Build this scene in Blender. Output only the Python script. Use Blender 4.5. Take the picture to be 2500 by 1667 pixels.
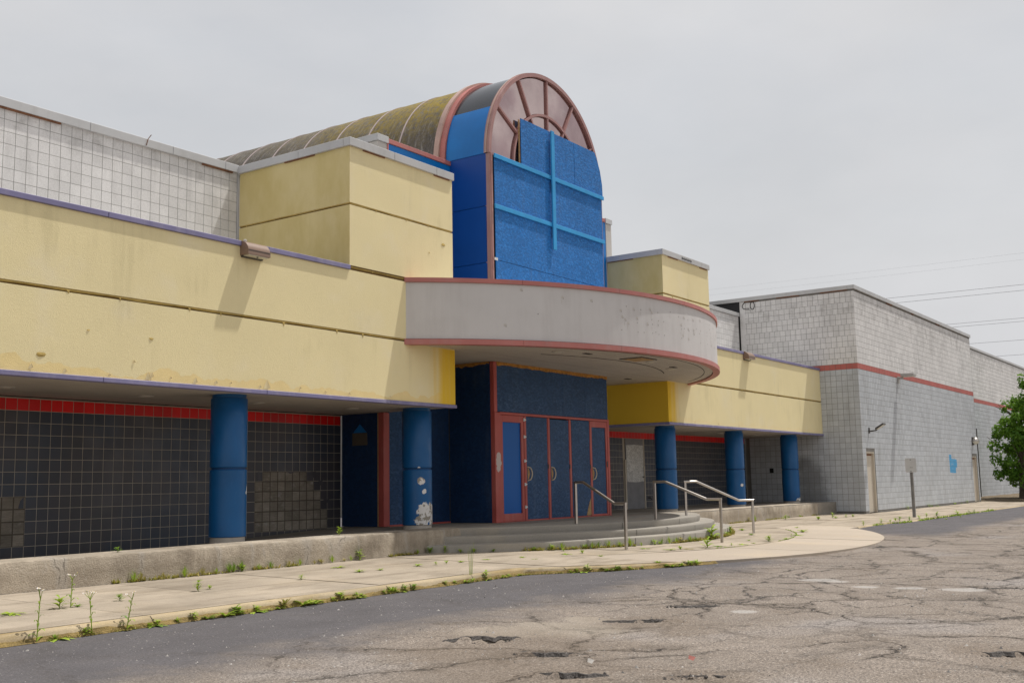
import bpy, bmesh, math, random
import numpy as np
from mathutils import Vector, noise as mnoise
R = math.radians
random.seed(7)
rng = np.random.default_rng(7)
for o in list(bpy.data.objects):
    bpy.data.objects.remove(o)
C = bpy.context.scene.collection
scene = bpy.context.scene
ZO = 1.41                       # heights below are written relative to eye level; the lot lies about 1.41 m under it

# ------------------------------------------------------------------ camera, sky, sun, exposure
cam_d = bpy.data.cameras.new('camera')
cam = bpy.data.objects.new('camera', cam_d); C.objects.link(cam)
cam_d.sensor_width = 36.0; cam_d.lens = 38.1785; cam_d.clip_end = 6000; cam_d.clip_start = 0.1
yaw, pitch, roll = R(55.0253), R(7.49833), R(-1.08773)
fw = Vector((math.sin(yaw)*math.cos(pitch), math.cos(yaw)*math.cos(pitch), math.sin(pitch)))
rt = Vector((math.cos(yaw), -math.sin(yaw), 0)); up = rt.cross(fw)
r2 = rt*math.cos(roll) + up*math.sin(roll); u2 = -rt*math.sin(roll) + up*math.cos(roll)
from mathutils import Matrix
m = Matrix((r2, u2, -fw)).transposed().to_4x4()
m.translation = Vector((0, -13.52, ZO))
cam.matrix_world = m
scene.camera = cam

SUN = Vector((2.41, -1.0, 6.15)).normalized()      # towards the sun
w = bpy.data.worlds.new('World'); scene.world = w; w.use_nodes = True
wn = w.node_tree; wn.nodes.clear()
out = wn.nodes.new('ShaderNodeOutputWorld'); bg = wn.nodes.new('ShaderNodeBackground')
bg.inputs['Strength'].default_value = 0.1
sky = wn.nodes.new('ShaderNodeTexSky'); sky.sky_type = 'NISHITA'; sky.sun_disc = False
sky.sun_elevation = math.asin(SUN.z); sky.sun_rotation = math.atan2(SUN.x, SUN.y)
sky.air_density = 1.6; sky.dust_density = 4.0
tc = wn.nodes.new('ShaderNodeTexCoord')
nz = wn.nodes.new('ShaderNodeTexNoise'); nz.inputs['Scale'].default_value = 2.6; nz.inputs['Detail'].default_value = 7; nz.inputs['Roughness'].default_value = .55
mp = wn.nodes.new('ShaderNodeMapping'); mp.inputs['Scale'].default_value = (1, 1, 2.2)
wn.links.new(tc.outputs['Generated'], mp.inputs['Vector']); wn.links.new(mp.outputs['Vector'], nz.inputs['Vector'])
rp = wn.nodes.new('ShaderNodeMapRange'); rp.inputs['From Min'].default_value = .30; rp.inputs['From Max'].default_value = .62
rp.inputs['To Min'].default_value = .80; rp.inputs['To Max'].default_value = 1.0
wn.links.new(nz.outputs['Fac'], rp.inputs['Value'])
rp2 = wn.nodes.new('ShaderNodeMapRange'); rp2.inputs['From Min'].default_value = .25; rp2.inputs['From Max'].default_value = .75
rp2.inputs['To Min'].default_value = 6.45; rp2.inputs['To Max'].default_value = 7.2
nz2 = wn.nodes.new('ShaderNodeTexNoise'); nz2.inputs['Scale'].default_value = 4.5; nz2.inputs['Detail'].default_value = 8
wn.links.new(mp.outputs['Vector'], nz2.inputs['Vector']); wn.links.new(nz2.outputs['Fac'], rp2.inputs['Value'])
vm = wn.nodes.new('ShaderNodeVectorMath'); vm.operation = 'SCALE'; vm.inputs[0].default_value = (.985, .99, 1.015)
wn.links.new(rp2.outputs['Result'], vm.inputs['Scale'])
mx = wn.nodes.new('ShaderNodeMix'); mx.data_type = 'RGBA'
wn.links.new(rp.outputs['Result'], mx.inputs['Factor']); wn.links.new(sky.outputs['Color'], mx.inputs['A']); wn.links.new(vm.outputs['Vector'], mx.inputs['B'])
wn.links.new(mx.outputs['Result'], bg.inputs['Color']); wn.links.new(bg.outputs['Background'], out.inputs['Surface'])

sd = bpy.data.lights.new('sun', 'SUN'); sd.energy = 4.1; sd.angle = R(0.8); sd.color = (1, .965, .91)
so = bpy.data.objects.new('sun', sd); C.objects.link(so); so.location = (30, -20, 40)
so.rotation_euler = (-SUN).to_track_quat('-Z', 'Y').to_euler()
scene.view_settings.view_transform = 'Standard'; scene.view_settings.look = 'None'
scene.view_settings.exposure = 0.0; scene.view_settings.gamma = 1.0; scene.view_settings.use_curve_mapping = False
scene.render.engine = 'CYCLES'

# ------------------------------------------------------------------ mesh helpers
class MB:
    def __init__(s): s.v = []; s.f = []
    def add(s, vs, fs):
        b = len(s.v); s.v += [tuple(map(float, p)) for p in vs]; s.f += [tuple(b+i for i in f) for f in fs]; return s
    def box(s, x0, x1, y0, y1, z0, z1):
        return s.add([(x0,y0,z0),(x1,y0,z0),(x1,y1,z0),(x0,y1,z0),(x0,y0,z1),(x1,y0,z1),(x1,y1,z1),(x0,y1,z1)],
                     [(0,3,2,1),(4,5,6,7),(0,1,5,4),(1,2,6,5),(2,3,7,6),(3,0,4,7)])
    def bbox(s, x0, x1, y0, y1, z0, z1, b=.01):
        """box with chamfered edges, as a convex hull of 24 points"""
        bm = bmesh.new()
        for x, sx in ((x0,1),(x1,-1)):
            for y, sy in ((y0,1),(y1,-1)):
                for z, sz in ((z0,1),(z1,-1)):
                    bm.verts.new((x+sx*b, y+sy*b, z)); bm.verts.new((x+sx*b, y, z+sz*b)); bm.verts.new((x, y+sy*b, z+sz*b))
        bmesh.ops.convex_hull(bm, input=bm.verts)
        bm.verts.index_update()
        s.add([tuple(v.co) for v in bm.verts], [tuple(v.index for v in f.verts) for f in bm.faces]); bm.free(); return s
    def prism(s, pts, lo, hi, axis):
        """polygon in the two other axes (x,z for y; x,y for z; y,z for x) extruded along axis"""
        n = len(pts)
        def P(p, h): return {'x': (h,p[0],p[1]), 'y': (p[0],h,p[1]), 'z': (p[0],p[1],h)}[axis]
        vs = [P(p, lo) for p in pts] + [P(p, hi) for p in pts]
        fs = [tuple(range(n)), tuple(range(2*n-1, n-1, -1))] + [(i, i+n, (i+1) % n + n, (i+1) % n) for i in range(n)]
        return s.add(vs, fs)
    def tube(s, path, r, n=8, cap=True):
        path = [Vector(p) for p in path]; rr = r if isinstance(r, (list, tuple)) else [r]*len(path)
        rings = []; prev = None
        for i, p in enumerate(path):
            d = (path[min(i+1, len(path)-1)] - path[max(i-1, 0)]).normalized()
            a = d.orthogonal().normalized() if prev is None else (prev - d*prev.dot(d)).normalized()
            prev = a; b = d.cross(a)
            rings.append([p + (a*math.cos(2*math.pi*k/n) + b*math.sin(2*math.pi*k/n))*rr[i] for k in range(n)])
        vs = [q for ring in rings for q in ring]
        fs = [(i*n+k, i*n+(k+1) % n, (i+1)*n+(k+1) % n, (i+1)*n+k) for i in range(len(path)-1) for k in range(n)]
        if cap: fs += [tuple(range(n-1, -1, -1)), tuple(range((len(path)-1)*n, len(path)*n))]
        return s.add(vs, fs)
    def lathe(s, prof, cx, cy, n=40):
        vs = [(cx+r*math.cos(2*math.pi*k/n), cy+r*math.sin(2*math.pi*k/n), z) for r, z in prof for k in range(n)]
        fs = [(i*n+k, i*n+(k+1) % n, (i+1)*n+(k+1) % n, (i+1)*n+k) for i in range(len(prof)-1) for k in range(n)]
        fs += [tuple(range(n-1, -1, -1)), tuple(range((len(prof)-1)*n, len(prof)*n))]
        return s.add(vs, fs)

WP = {}
def mesh_of(mb, name, mat, origin, smooth=None, fix=True):
    me = bpy.data.meshes.new(name)
    ox, oy, oz = origin
    me.from_pydata([(x-ox, y-oy, z-oz) for x, y, z in mb.v], [], mb.f)
    if fix:
        bm = bmesh.new(); bm.from_mesh(me); bmesh.ops.recalc_face_normals(bm, faces=bm.faces); bm.to_mesh(me); bm.free()
    if mat: me.materials.append(mat)
    if smooth is not None:
        me.shade_smooth()
        me.set_sharp_from_angle(angle=R(smooth))
    me.update(); return me
def place(o, parent, origin):
    C.objects.link(o); WP[o.name] = origin
    if parent is None: o.location = (origin[0], origin[1], origin[2]+ZO)
    else:
        o.parent = parent; p = WP[parent.name]; o.location = (origin[0]-p[0], origin[1]-p[1], origin[2]-p[2])
def make(name, mb, mat, parent=None, smooth=None, origin=None, fix=True, **tags):
    if origin is None:
        xs, ys, zs_ = zip(*mb.v); origin = ((min(xs)+max(xs))/2, (min(ys)+max(ys))/2, min(zs_))
    o = bpy.data.objects.new(name, mesh_of(mb, name, mat, origin, smooth, fix)); place(o, parent, origin)
    for k, v in tags.items(): o[k] = v
    return o
def inst(name, me, loc, parent=None, rz=0, sc=1.0, **tags):
    o = bpy.data.objects.new(name, me); place(o, parent, loc)
    o.rotation_euler.z = rz
    if sc != 1.0: o.scale = (sc, sc, sc)
    for k, v in tags.items(): o[k] = v
    return o
def thing(name, label, cat, loc, group=None):
    o = bpy.data.objects.new(name, None); o.empty_display_size = .3; place(o, None, loc)
    o['label'] = label; o['category'] = cat
    if group: o['group'] = group
    return o

# ------------------------------------------------------------------ material helpers
class NT:
    def __init__(s, name):
        s.m = bpy.data.materials.new(name); s.m.use_nodes = True; s.t = s.m.node_tree
        s.b = s.t.nodes['Principled BSDF']; s.g = s.t.nodes.new('ShaderNodeNewGeometry'); s.pos = s.g.outputs['Position']
    def n(s, typ, **kw):
        nd = s.t.nodes.new(typ)
        for k, v in kw.items(): setattr(nd, k, v)
        return nd
    def put(s, sock, v):
        if hasattr(v, 'is_output'): s.t.links.new(v, sock)
        elif v is not None:
            if isinstance(v, (tuple, list)) and len(v) == 3 and sock.type == 'RGBA': v = (*v, 1)
            sock.default_value = v
    def math(s, op, a, b=None, c=None, clamp=False):
        nd = s.n('ShaderNodeMath', operation=op, use_clamp=clamp)
        for i, x in enumerate((a, b, c)):
            if x is not None: s.put(nd.inputs[i], x)
        return nd.outputs[0]
    def scaled(s, vec=None, sc=(1,1,1)):
        nd = s.n('ShaderNodeVectorMath', operation='MULTIPLY'); s.put(nd.inputs[0], vec or s.pos); s.put(nd.inputs[1], sc); return nd.outputs[0]
    def noise(s, scale, detail=4, rough=.6, st=None, dist=0, vec=None):
        nd = s.n('ShaderNodeTexNoise'); nd.inputs['Scale'].default_value = scale; nd.inputs['Detail'].default_value = detail
        nd.inputs['Roughness'].default_value = rough; nd.inputs['Distortion'].default_value = dist
        s.put(nd.inputs['Vector'], s.scaled(vec, st) if st else (vec or s.pos)); return nd.outputs['Fac']
    def rng(s, v, a, b, c=0., d=1., smooth=True):
        nd = s.n('ShaderNodeMapRange', interpolation_type='SMOOTHSTEP' if smooth else 'LINEAR')
        for k, x in zip(('Value','From Min','From Max','To Min','To Max'), (v,a,b,c,d)): s.put(nd.inputs[k], x)
        return nd.outputs[0]
    def mix(s, f, a, b, mode='MIX'):
        nd = s.n('ShaderNodeMix', data_type='RGBA', blend_type=mode); s.put(nd.inputs['Factor'], f); s.put(nd.inputs[6], a); s.put(nd.inputs[7], b); return nd.outputs[2]
    def xyz(s):
        nd = s.n('ShaderNodeSeparateXYZ'); s.put(nd.inputs[0], s.pos); return nd.outputs
    def val(s, col, f, lo, hi):
        """multiply colour by a value running lo..hi with f"""
        k = s.rng(f, .25, .75, lo, hi, False); c = s.n('ShaderNodeCombineColor')
        for i in range(3): s.put(c.inputs[i], k)
        return s.mix(1.0, col, c.outputs[0], 'MULTIPLY')
    def blobs(s, pts, nscale=6, amp=.9, soft=.06):
        """1 inside ragged patches round the given (x,y,z,r) places"""
        tot = None; nz_ = s.noise(nscale, 5, .65)
        for x, y, z, r in pts:
            d = s.n('ShaderNodeVectorMath', operation='DISTANCE'); s.put(d.inputs[0], s.pos); s.put(d.inputs[1], (x, y, z+ZO))
            q = s.math('ADD', s.math('DIVIDE', d.outputs['Value'], r), s.math('MULTIPLY', s.math('SUBTRACT', nz_, .5), amp*2))
            k = s.rng(q, 1-soft, 1+soft, 1., 0.)
            tot = k if tot is None else s.math('MAXIMUM', tot, k)
        return tot
    def bump(s, h, strength, dist=.01, prev=None):
        nd = s.n('ShaderNodeBump'); nd.inputs['Strength'].default_value = strength; nd.inputs['Distance'].default_value = dist
        s.put(nd.inputs['Height'], h)
        if prev: s.put(nd.inputs['Normal'], prev)
        return nd.outputs[0]
    def done(s, col, rough=.8, bump=None, metal=0., spec=.4):
        s.put(s.b.inputs['Base Color'], col); s.put(s.b.inputs['Roughness'], rough); s.put(s.b.inputs['Metallic'], metal)
        s.b.inputs['Specular IOR Level'].default_value = spec
        if bump is not None: s.put(s.b.inputs['Normal'], bump)
        return s.m
def gmat(name, col, rough=.8, var=.12, vs=1.5, streak=0., dirt=(.12,.10,.08), bs=0, bst=.3, bd=.01, metal=0., spec=.4, rnd=0., speck=0., chips=None, chipcol=(.75,.74,.72)):
    s = NT(name); c = s.val(col, s.noise(vs, 5), 1-var, 1+var)
    if rnd:
        oi = s.n('ShaderNodeObjectInfo'); r1 = s.math('FRACT', s.math('ADD', oi.outputs['Random'], s.g.outputs['Random Per Island']))
        c = s.val(c, s.rng(r1, 0, 1, .25, .75, False), 1-rnd, 1+rnd)
    if speck: c = s.val(c, s.noise(70, 2, .7), 1-speck, 1+speck)
    if streak:
        f = s.rng(s.math('MULTIPLY', s.noise(3.2, 5, .65, st=(1.6,1.6,.16)), s.noise(.9, 3)), .22, .42, 0., streak)
        c = s.mix(f, c, dirt)
    if chips:
        c = s.mix(s.blobs(chips), c, chipcol)
    b = None
    if bs: b = s.bump(s.noise(bs, 3, .6), bst, bd)
    return s.done(c, rough, b, metal, spec)
XC, CY, RC = 21.95, 5.2, 8.07          # entrance axis, centre of the canopy's arc, its radius

# ------------------------------------------------------------------ materials
def stucco(name, fade=True):
    s = NT(name); x, y, z = s.xyz()
    c = s.val((.83,.72,.425), s.noise(.55, 4), .94, 1.04)
    c = s.mix(s.rng(s.noise(.8, 5, .6), .5, .75, 0., .45), c, (.83,.75,.57))
    # grime running down
    f = s.rng(s.math('MULTIPLY', s.noise(3., 5, .65, st=(1.5,1.5,.12)), s.noise(.7, 3)), .26, .44, 0., .28)
    c = s.mix(f, c, (.50,.43,.24))
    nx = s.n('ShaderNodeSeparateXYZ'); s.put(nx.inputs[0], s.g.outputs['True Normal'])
    c = s.mix(s.math('MULTIPLY', s.rng(nx.outputs[0], -.5, -.9), s.rng(s.noise(.9, 5, .65, st=(1,1,.5)), .3, .7, .55, .95)), c, (.54,.43,.17))  # left-facing sides tinted darker olive: shade and mildew put into the colour
    # ragged older coat along the bottom edge
    edge = s.math('ADD', s.rng(s.noise(1.1, 3, .55, st=(1,1,0)), .3, .7, -.06, .24, False), s.math('MULTIPLY', s.noise(7, 4, .6), .10))
    lim = s.math('ADD', edge, 1.60+ZO)
    old = s.math('MULTIPLY', s.rng(s.math('SUBTRACT', lim, z), 0., .012), s.rng(x, 24, 25, 1., .25))
    c = s.mix(old, c, s.val((.83,.665,.33), s.noise(3, 4), .93, 1.05))
    if fade:                              # paint kept its first colour where the canopy sheltered it
        d = s.math('ADD', s.math('ABSOLUTE', s.math('SUBTRACT', x, XC)), s.math('MULTIPLY', s.math('SUBTRACT', s.noise(5, 3, .5, st=(1,1,.06)), .5), .9))
        k = s.math('MULTIPLY', s.rng(d, 5.55, 4.85, 0., 1.), s.rng(z, 2.70+ZO, 2.76+ZO, 1., 0.))
        c = s.mix(k, c, (.80,.53,.05))
    h = s.math('ADD', s.noise(70, 3, .7), s.math('MULTIPLY', s.noise(22, 3, .6), .4))
    return s.done(c, .9, s.bump(h, .6, .008), 0, .2)
M = {}
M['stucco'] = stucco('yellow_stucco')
M['groove'] = gmat('groove_shade_paint', (.14,.085,.025), .9, .3, 4)
M['sealant'] = gmat('sealant', (.46,.33,.10), .8, .25, 6, bs=30)
M['flake'] = gmat('paint_flake', (.84,.71,.42), .8, .1, 8)
M['purple'] = gmat('purple_trim_metal', (.205,.19,.335), .5, .16, 1.2, streak=.35, dirt=(.42,.39,.46), spec=.4)
M['capgrey'] = gmat('cap_metal', (.50,.50,.50), .5, .10, 1.0, streak=.2, dirt=(.3,.28,.25))
M['rustwood'] = gmat('rusty_wood', (.20,.09,.045), .9, .4, 5)
M['soffit'] = gmat('soffit_board', (.44,.395,.345), .75, .14, .8, rnd=.06)
M['soffitdark'] = gmat('soffit_gap', (.05,.045,.04), .9, .1)
M['canopy_soffit'] = gmat('canopy_soffit_board', (.50,.455,.40), .7, .12, .6, rnd=.05)
def tilemat(name, cols, rough=.22, grad=None):
    s = NT(name); oi = s.n('ShaderNodeObjectInfo')
    r1 = s.math('FRACT', s.math('ADD', oi.outputs['Random'], s.g.outputs['Random Per Island']))
    c = s.mix(s.rng(s.noise(.55, 2), .40, .60), cols[0], cols[1])
    c = s.val(c, s.rng(r1, 0, 1, .25, .75, False), .88, 1.14)
    c = s.mix(s.rng(s.noise(2.5, 5, .7), .56, .8, 0., .35), c, cols[2])
    ro = s.rng(s.noise(3, 4), .3, .7, rough, rough+.18)
    return s.done(c, ro, s.bump(s.noise(6, 2), .05, .01), 0, .42)
M['tile'] = tilemat('charcoal_tile', ((.046,.056,.078), (.070,.067,.074), (.10,.098,.10)), .28)
M['redtile'] = tilemat('red_tile', ((.80,.008,.006), (.70,.010,.008), (.62,.04,.03)), .30)
M['grout'] = gmat('grout', (.44,.39,.32), .95, .2, 3)
M['bed'] = gmat('mortar_bed', (.27,.24,.20), .95, .28, 3, rnd=.2, bs=22, bst=.8, bd=.02, streak=.4, dirt=(.33,.31,.28))
def bedfix():
    s = NT('combed_mortar_bed'); oi = s.n('ShaderNodeObjectInfo')
    c = s.val((.27,.238,.195), s.rng(oi.outputs['Random'], 0, 1, .25, .75, False), .78, 1.22)
    c = s.val(c, s.noise(3, 5, .7), .70, 1.25)
    comb = s.noise(7, 4, .6, st=(.8,.8,9)); c = s.val(c, comb, .78, 1.2)
    c = s.mix(s.rng(s.noise(5, 5, .7), .55, .7, 0., .6), c, (.40,.375,.34))
    return s.done(c, .95, s.bump(comb, .9, .02), 0, .2)
M['bed'] = bedfix()
M['bedjoint'] = gmat('mortar_bed_joint', (.10,.085,.065), .95, .2, 3)
def blockmat(name, lowgrey=True):
    s = NT(name); x, y, z = s.xyz(); oi = s.n('ShaderNodeObjectInfo')
    r1 = s.math('FRACT', s.math('ADD', oi.outputs['Random'], s.g.outputs['Random Per Island']))
    c = s.mix(s.rng(z, 3.9+ZO, 4.0+ZO), (.51,.53,.55), (.71,.695,.68)) if lowgrey else s.mix(s.noise(.4,3), (.44,.425,.41), (.42,.42,.42))
    c = s.val(c, s.rng(r1, 0, 1, .25, .75, False), .93, 1.06)
    c = s.val(c, s.noise(1.0, 4), .90, 1.08)
    c = s.val(c, s.noise(60, 2, .75), .86, 1.12)
    f = s.rng(s.math('MULTIPLY', s.noise(2.2, 5, .65, st=(2,2,.15)), s.noise(.6, 3)), .26, .44, 0., .30)
    c = s.mix(f, c, (.27,.26,.245))
    c = s.mix(s.rng(s.noise(34, 5, .75), .62, .70, 0., .55), c, (.20,.19,.175))
    # soot below the cap, dark drips
    f2 = s.math('MULTIPLY', s.rng(s.noise(2.6, 4, .7), .45, .75), s.rng(z, 5.6+ZO, 6.2+ZO, 0., .38))
    c = s.mix(f2, c, (.17,.155,.135))
    f3 = s.blobs([(38.97,.55,.0,.55),(38.97,.5,-.75,.6),(38.97,.75,.5,.35)], 2.5, .7, .5)
    c = s.mix(s.math('MULTIPLY', f3, .6), c, (.12,.12,.115))
    w1 = s.math('MULTIPLY', s.math('SUBTRACT', s.noise(3, 4), .5), .12); xx = s.math('ADD', x, w1); zz = s.math('ADD', z, w1)
    def rect(a, b_, e, f): return s.math('MULTIPLY', s.math('MULTIPLY', s.rng(xx, a, a+.03), s.rng(xx, b_, b_+.03, 1., 0.)), s.math('MULTIPLY', s.rng(zz, e+ZO, e+.03+ZO), s.rng(zz, f+ZO, f+.03+ZO, 1., 0.)))
    pt_ = s.math('MAXIMUM', s.math('MAXIMUM', rect(51.35, 52.45, .15, .76), rect(51.31, 51.75, .7, .96)), rect(52.4, 52.72, .38, .75))
    pt_ = s.math('MULTIPLY', s.math('MULTIPLY', pt_, s.rng(y, -1.2, -1.3)), s.rng(s.noise(9, 4, .7, st=(.3,1,1.5)), .25, .5, .55, .92))
    c = s.mix(pt_, c, (.06,.33,.60))
    h = s.noise(45, 4, .75)
    return s.done(c, .93, s.bump(h, .6, .01), 0, .2)
M['block'] = blockmat('grey_concrete_block')
M['blockjoint'] = gmat('dark_block_joint', (.19,.18,.165), .95, .2, 2)
M['blockred'] = gmat('red_painted_block', (.46,.135,.115), .85, .14, 2, streak=.2, dirt=(.30,.16,.14), bs=45, bst=.4)
colchips = [(12.27,.44,.02,.055),(12.22,.42,-.05,.03), (16.66,.44,.36,.03),(16.70,.42,.10,.075),(16.75,.38,-.10,.05),(16.80,.37,-.52,.20),(16.98,.37,-.55,.22),(16.72,.41,-.66,.14),(17.08,.45,-.58,.13),(16.9,.36,-.36,.05),
            (32.72,.45,.73,.075),(32.73,.45,.43,.07),(32.37,.39,-.15,.05),(37.3,.36,-.72,.10),(37.5,.45,-.70,.12),(37.15,.38,-.74,.08),(27.95,.45,-.70,.08),(28.0,.5,-.74,.10)]
def colmat():
    s = NT('blue_column_paint'); x, y, z = s.xyz()
    c = s.val((.002,.088,.26), s.noise(1.3, 4), .82, 1.15)
    c = s.mix(s.rng(s.noise(9, 5, .7, st=(1,1,.25)), .62, .75, 0., .35), c, (.05,.17,.36))
    c = s.mix(s.blobs(colchips, 9, .8, .05), c, s.mix(s.rng(s.noise(8, 3), .5, .56), (.70,.68,.66), (.30,.27,.22)))
    sc = s.math('MULTIPLY', s.rng(s.noise(38, 4, .7, st=(1,1,.3)), .70, .73), s.rng(s.noise(2.2, 2), .5, .62))
    c = s.mix(sc, c, (.5,.52,.55))
    return s.done(c, s.rng(s.noise(4,4), .3, .7, .30, .5), s.bump(s.noise(14, 3), .08, .01), 0, .4)
M['column'] = colmat()
M['colgroove'] = gmat('blue_groove', (.004,.05,.16), .6, .2)
M['colbase'] = gmat('column_footing', (.42,.38,.33), .95, .2, 4, bs=30)
def osb(name, col, pale, k=.35, bst=.5, pin=.5):
    s = NT(name)
    v = s.n('ShaderNodeTexVoronoi', feature='F1', distance='CHEBYCHEV'); v.inputs['Scale'].default_value = 30; v.inputs['Randomness'].default_value = 1
    s.put(v.inputs['Vector'], s.scaled(None, (.62,.62,1.0)))
    cc = s.n('ShaderNodeSeparateColor'); s.put(cc.inputs[0], v.outputs['Color'])
    h = s.math('ADD', cc.outputs[0], s.math('MULTIPLY', s.noise(60, 3, .7), .4))
    c = s.val(col, s.noise(.9, 4), .84, 1.14)
    c = s.mix(s.rng(s.math('MULTIPLY', s.noise(4, 5, .65, st=(1.6,1.6,.12)), s.noise(.9, 3)), .24, .42, 0., .35), c, s.mix(.5, col, (.10,.12,.14)))
    c = s.mix(s.math('MULTIPLY', s.rng(h, .55, 1.45, 0., k), s.rng(s.noise(2,3), .3, .7)), c, pale)
    c = s.val(c, s.rng(h, .15, 1.15, .25, .75, False), .80, 1.18)
    c = s.mix(s.rng(s.noise(28, 5, .75), .70, .76, 0., pin), c, s.mix(.5, col, (.55,.55,.5)))
    return s.done(c, .62, s.bump(h, bst, .03), 0, .35)
M['board'] = osb('bright_blue_board', (.010,.150,.455), (.04,.23,.58), .5, .7)
M['navyboard'] = osb('navy_door_board', (.022,.068,.165), (.07,.13,.23), .55)
M['navywall'] = osb('dark_navy_board', (.006,.03,.095), (.01,.045,.12), .3, .25, .25)
M['batten'] = gmat('light_blue_batten', (.03,.30,.62), .6, .12, 3)
M['sheetblue'] = gmat('smooth_blue_panel', (.004,.062,.30), .42, .10, .8, spec=.35)
M['sheetlight'] = gmat('faded_blue_panel', (.003,.165,.50), .42, .14, 1.2, spec=.4)
M['doorblue'] = gmat('glossy_blue_door_panel', (.003,.105,.40), .35, .06, 1, spec=.2)
M['red'] = gmat('red_frame_paint', (.43,.085,.07), .5, .15, 2, streak=.15, dirt=(.55,.35,.3), chips=[(19.58,.6,.5,.11),(19.58,.6,.64,.08),(19.57,.6,.36,.08)], chipcol=(.52,.45,.43))
M['redtrim'] = gmat('faded_red_trim', (.46,.165,.145), .5, .12, 1.5, streak=.35, dirt=(.40,.25,.23))
M['pink'] = gmat('weathered_red_frame', (.36,.19,.175), .45, .12, 3, streak=.25, dirt=(.5,.38,.35))
M['rib'] = gmat('pale_rib_metal', (.50,.41,.40), .5, .12, 3)
M['rim'] = gmat('pale_pink_rim', (.47,.32,.27), .5, .15, 3, streak=.3, dirt=(.35,.22,.18))
def vaultmat():
    s = NT('mossy_vault_panel'); x, y, z = s.xyz()
    c = s.val((.10,.09,.083), s.noise(1.2, 4), .6, 1.35)
    st = s.noise(4.5, 6, .8, st=(.7,3.6,.7), dist=.8)
    c = s.mix(s.rng(st, .46, .66, 0., .75), c, (.30,.28,.265))
    c = s.mix(s.rng(s.noise(18, 5, .8), .48, .66, 0., .7), c, (.045,.04,.03))
    mz = s.math('MULTIPLY', s.rng(s.math('ADD', z, s.math('MULTIPLY', s.noise(1.4, 5, .65), 1.6)), 8.5+ZO, 10.4+ZO), s.rng(s.math('ADD', y, s.math('MULTIPLY', s.noise(.9,3), 5)), 12.0, 4.5, .12, 1.))
    c = s.mix(s.math('MULTIPLY', mz, s.rng(s.noise(9, 5, .7), .3, .62)), c, (.30,.215,.025))
    return s.done(c, .9, s.bump(st, .35, .02), 0, .3)
M['vault'] = vaultmat()
def glass(name, col, rough=.04):
    s = NT(name); c = s.val(s.mix(s.rng(s.noise(.8, 3, .5), .38, .62), col, s.mix(.45, col, (.80,.66,.60))), s.noise(1.2, 3), .84, 1.08)
    c = s.mix(s.rng(s.noise(2.2, 5, .7), .56, .8, 0., .25), c, (.75,.68,.64))  # warm noise in the tint paints mirrored clouds into the panes
    return s.done(c, rough, s.bump(s.noise(1.3, 2), .05, .02), .92, .5)
M['glass'] = glass('rose_mirror_glass', (.44,.31,.31))
M['glassdim'] = glass('grey_mirror_glass', (.30,.315,.31))
M['glassgrey'] = gmat('smoked_glass', (.018,.022,.03), .16, .3, 2, spec=.6)
M['fascia'] = gmat('canopy_fascia_paint', (.585,.565,.555), .72, .06, .8, streak=.22, dirt=(.40,.37,.355), bs=60, bst=.12, bd=.004)
M['hole'] = gmat('letter_mark', (.24,.22,.20), .8, .3, 20)
M['orange'] = gmat('raw_osb_edge', (.42,.20,.045), .9, .45, 14, bs=40, bst=.8)
M['osbraw'] = gmat('raw_osb', (.40,.26,.13), .9, .3, 18, bs=40)
M['beige'] = gmat('beige_metal', (.50,.47,.43), .6, .08, 1)
M['steel'] = gmat('brushed_steel', (.52,.48,.44), .32, .12, 6, metal=1.0)
M['handle'] = gmat('cream_handle', (.55,.49,.38), .35, .1, 5)
M['hinge'] = gmat('zinc', (.62,.62,.62), .5, .1, 9)
M['brownmetal'] = gmat('bronze_lamp_housing', (.235,.155,.115), .45, .10, 3)
M['lens'] = gmat('frosted_lens', (.62,.60,.5), .3, .1)
M['greymetal'] = gmat('grey_lamp_metal', (.42,.41,.39), .5, .1)
M['darkmetal'] = gmat('dark_metal', (.07,.065,.06), .5, .2)
M['postmetal'] = gmat('galvanised_post', (.33,.32,.31), .6, .2, 4, metal=.2)
M['signback'] = gmat('sign_back', (.56,.56,.56), .5, .06, 2)
M['roof'] = gmat('pale_bounce_roof', (.50,.49,.48), .9, .3, 2)  # unseen from below; pale tone set to bounce sun onto the block wall
M['ink'] = gmat('black_spray_paint', (.015,.015,.015), .7, .1)
M['skyblue'] = gmat('light_blue_paint', (.06,.33,.60), .85, .08, 2)
M['door'] = gmat('beige_steel_door', (.56,.50,.41), .65, .07, 1, streak=.25, dirt=(.40,.34,.27))
M['greydoor'] = gmat('scuffed_grey_board', (.235,.235,.245), .75, .2, 3, bs=30)
M['buffed'] = osb('pale_buffed_paint', (.60,.60,.58), (.80,.80,.78), .6)
M['black'] = gmat('black_sheet', (.012,.012,.014), .6, .2)
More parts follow.
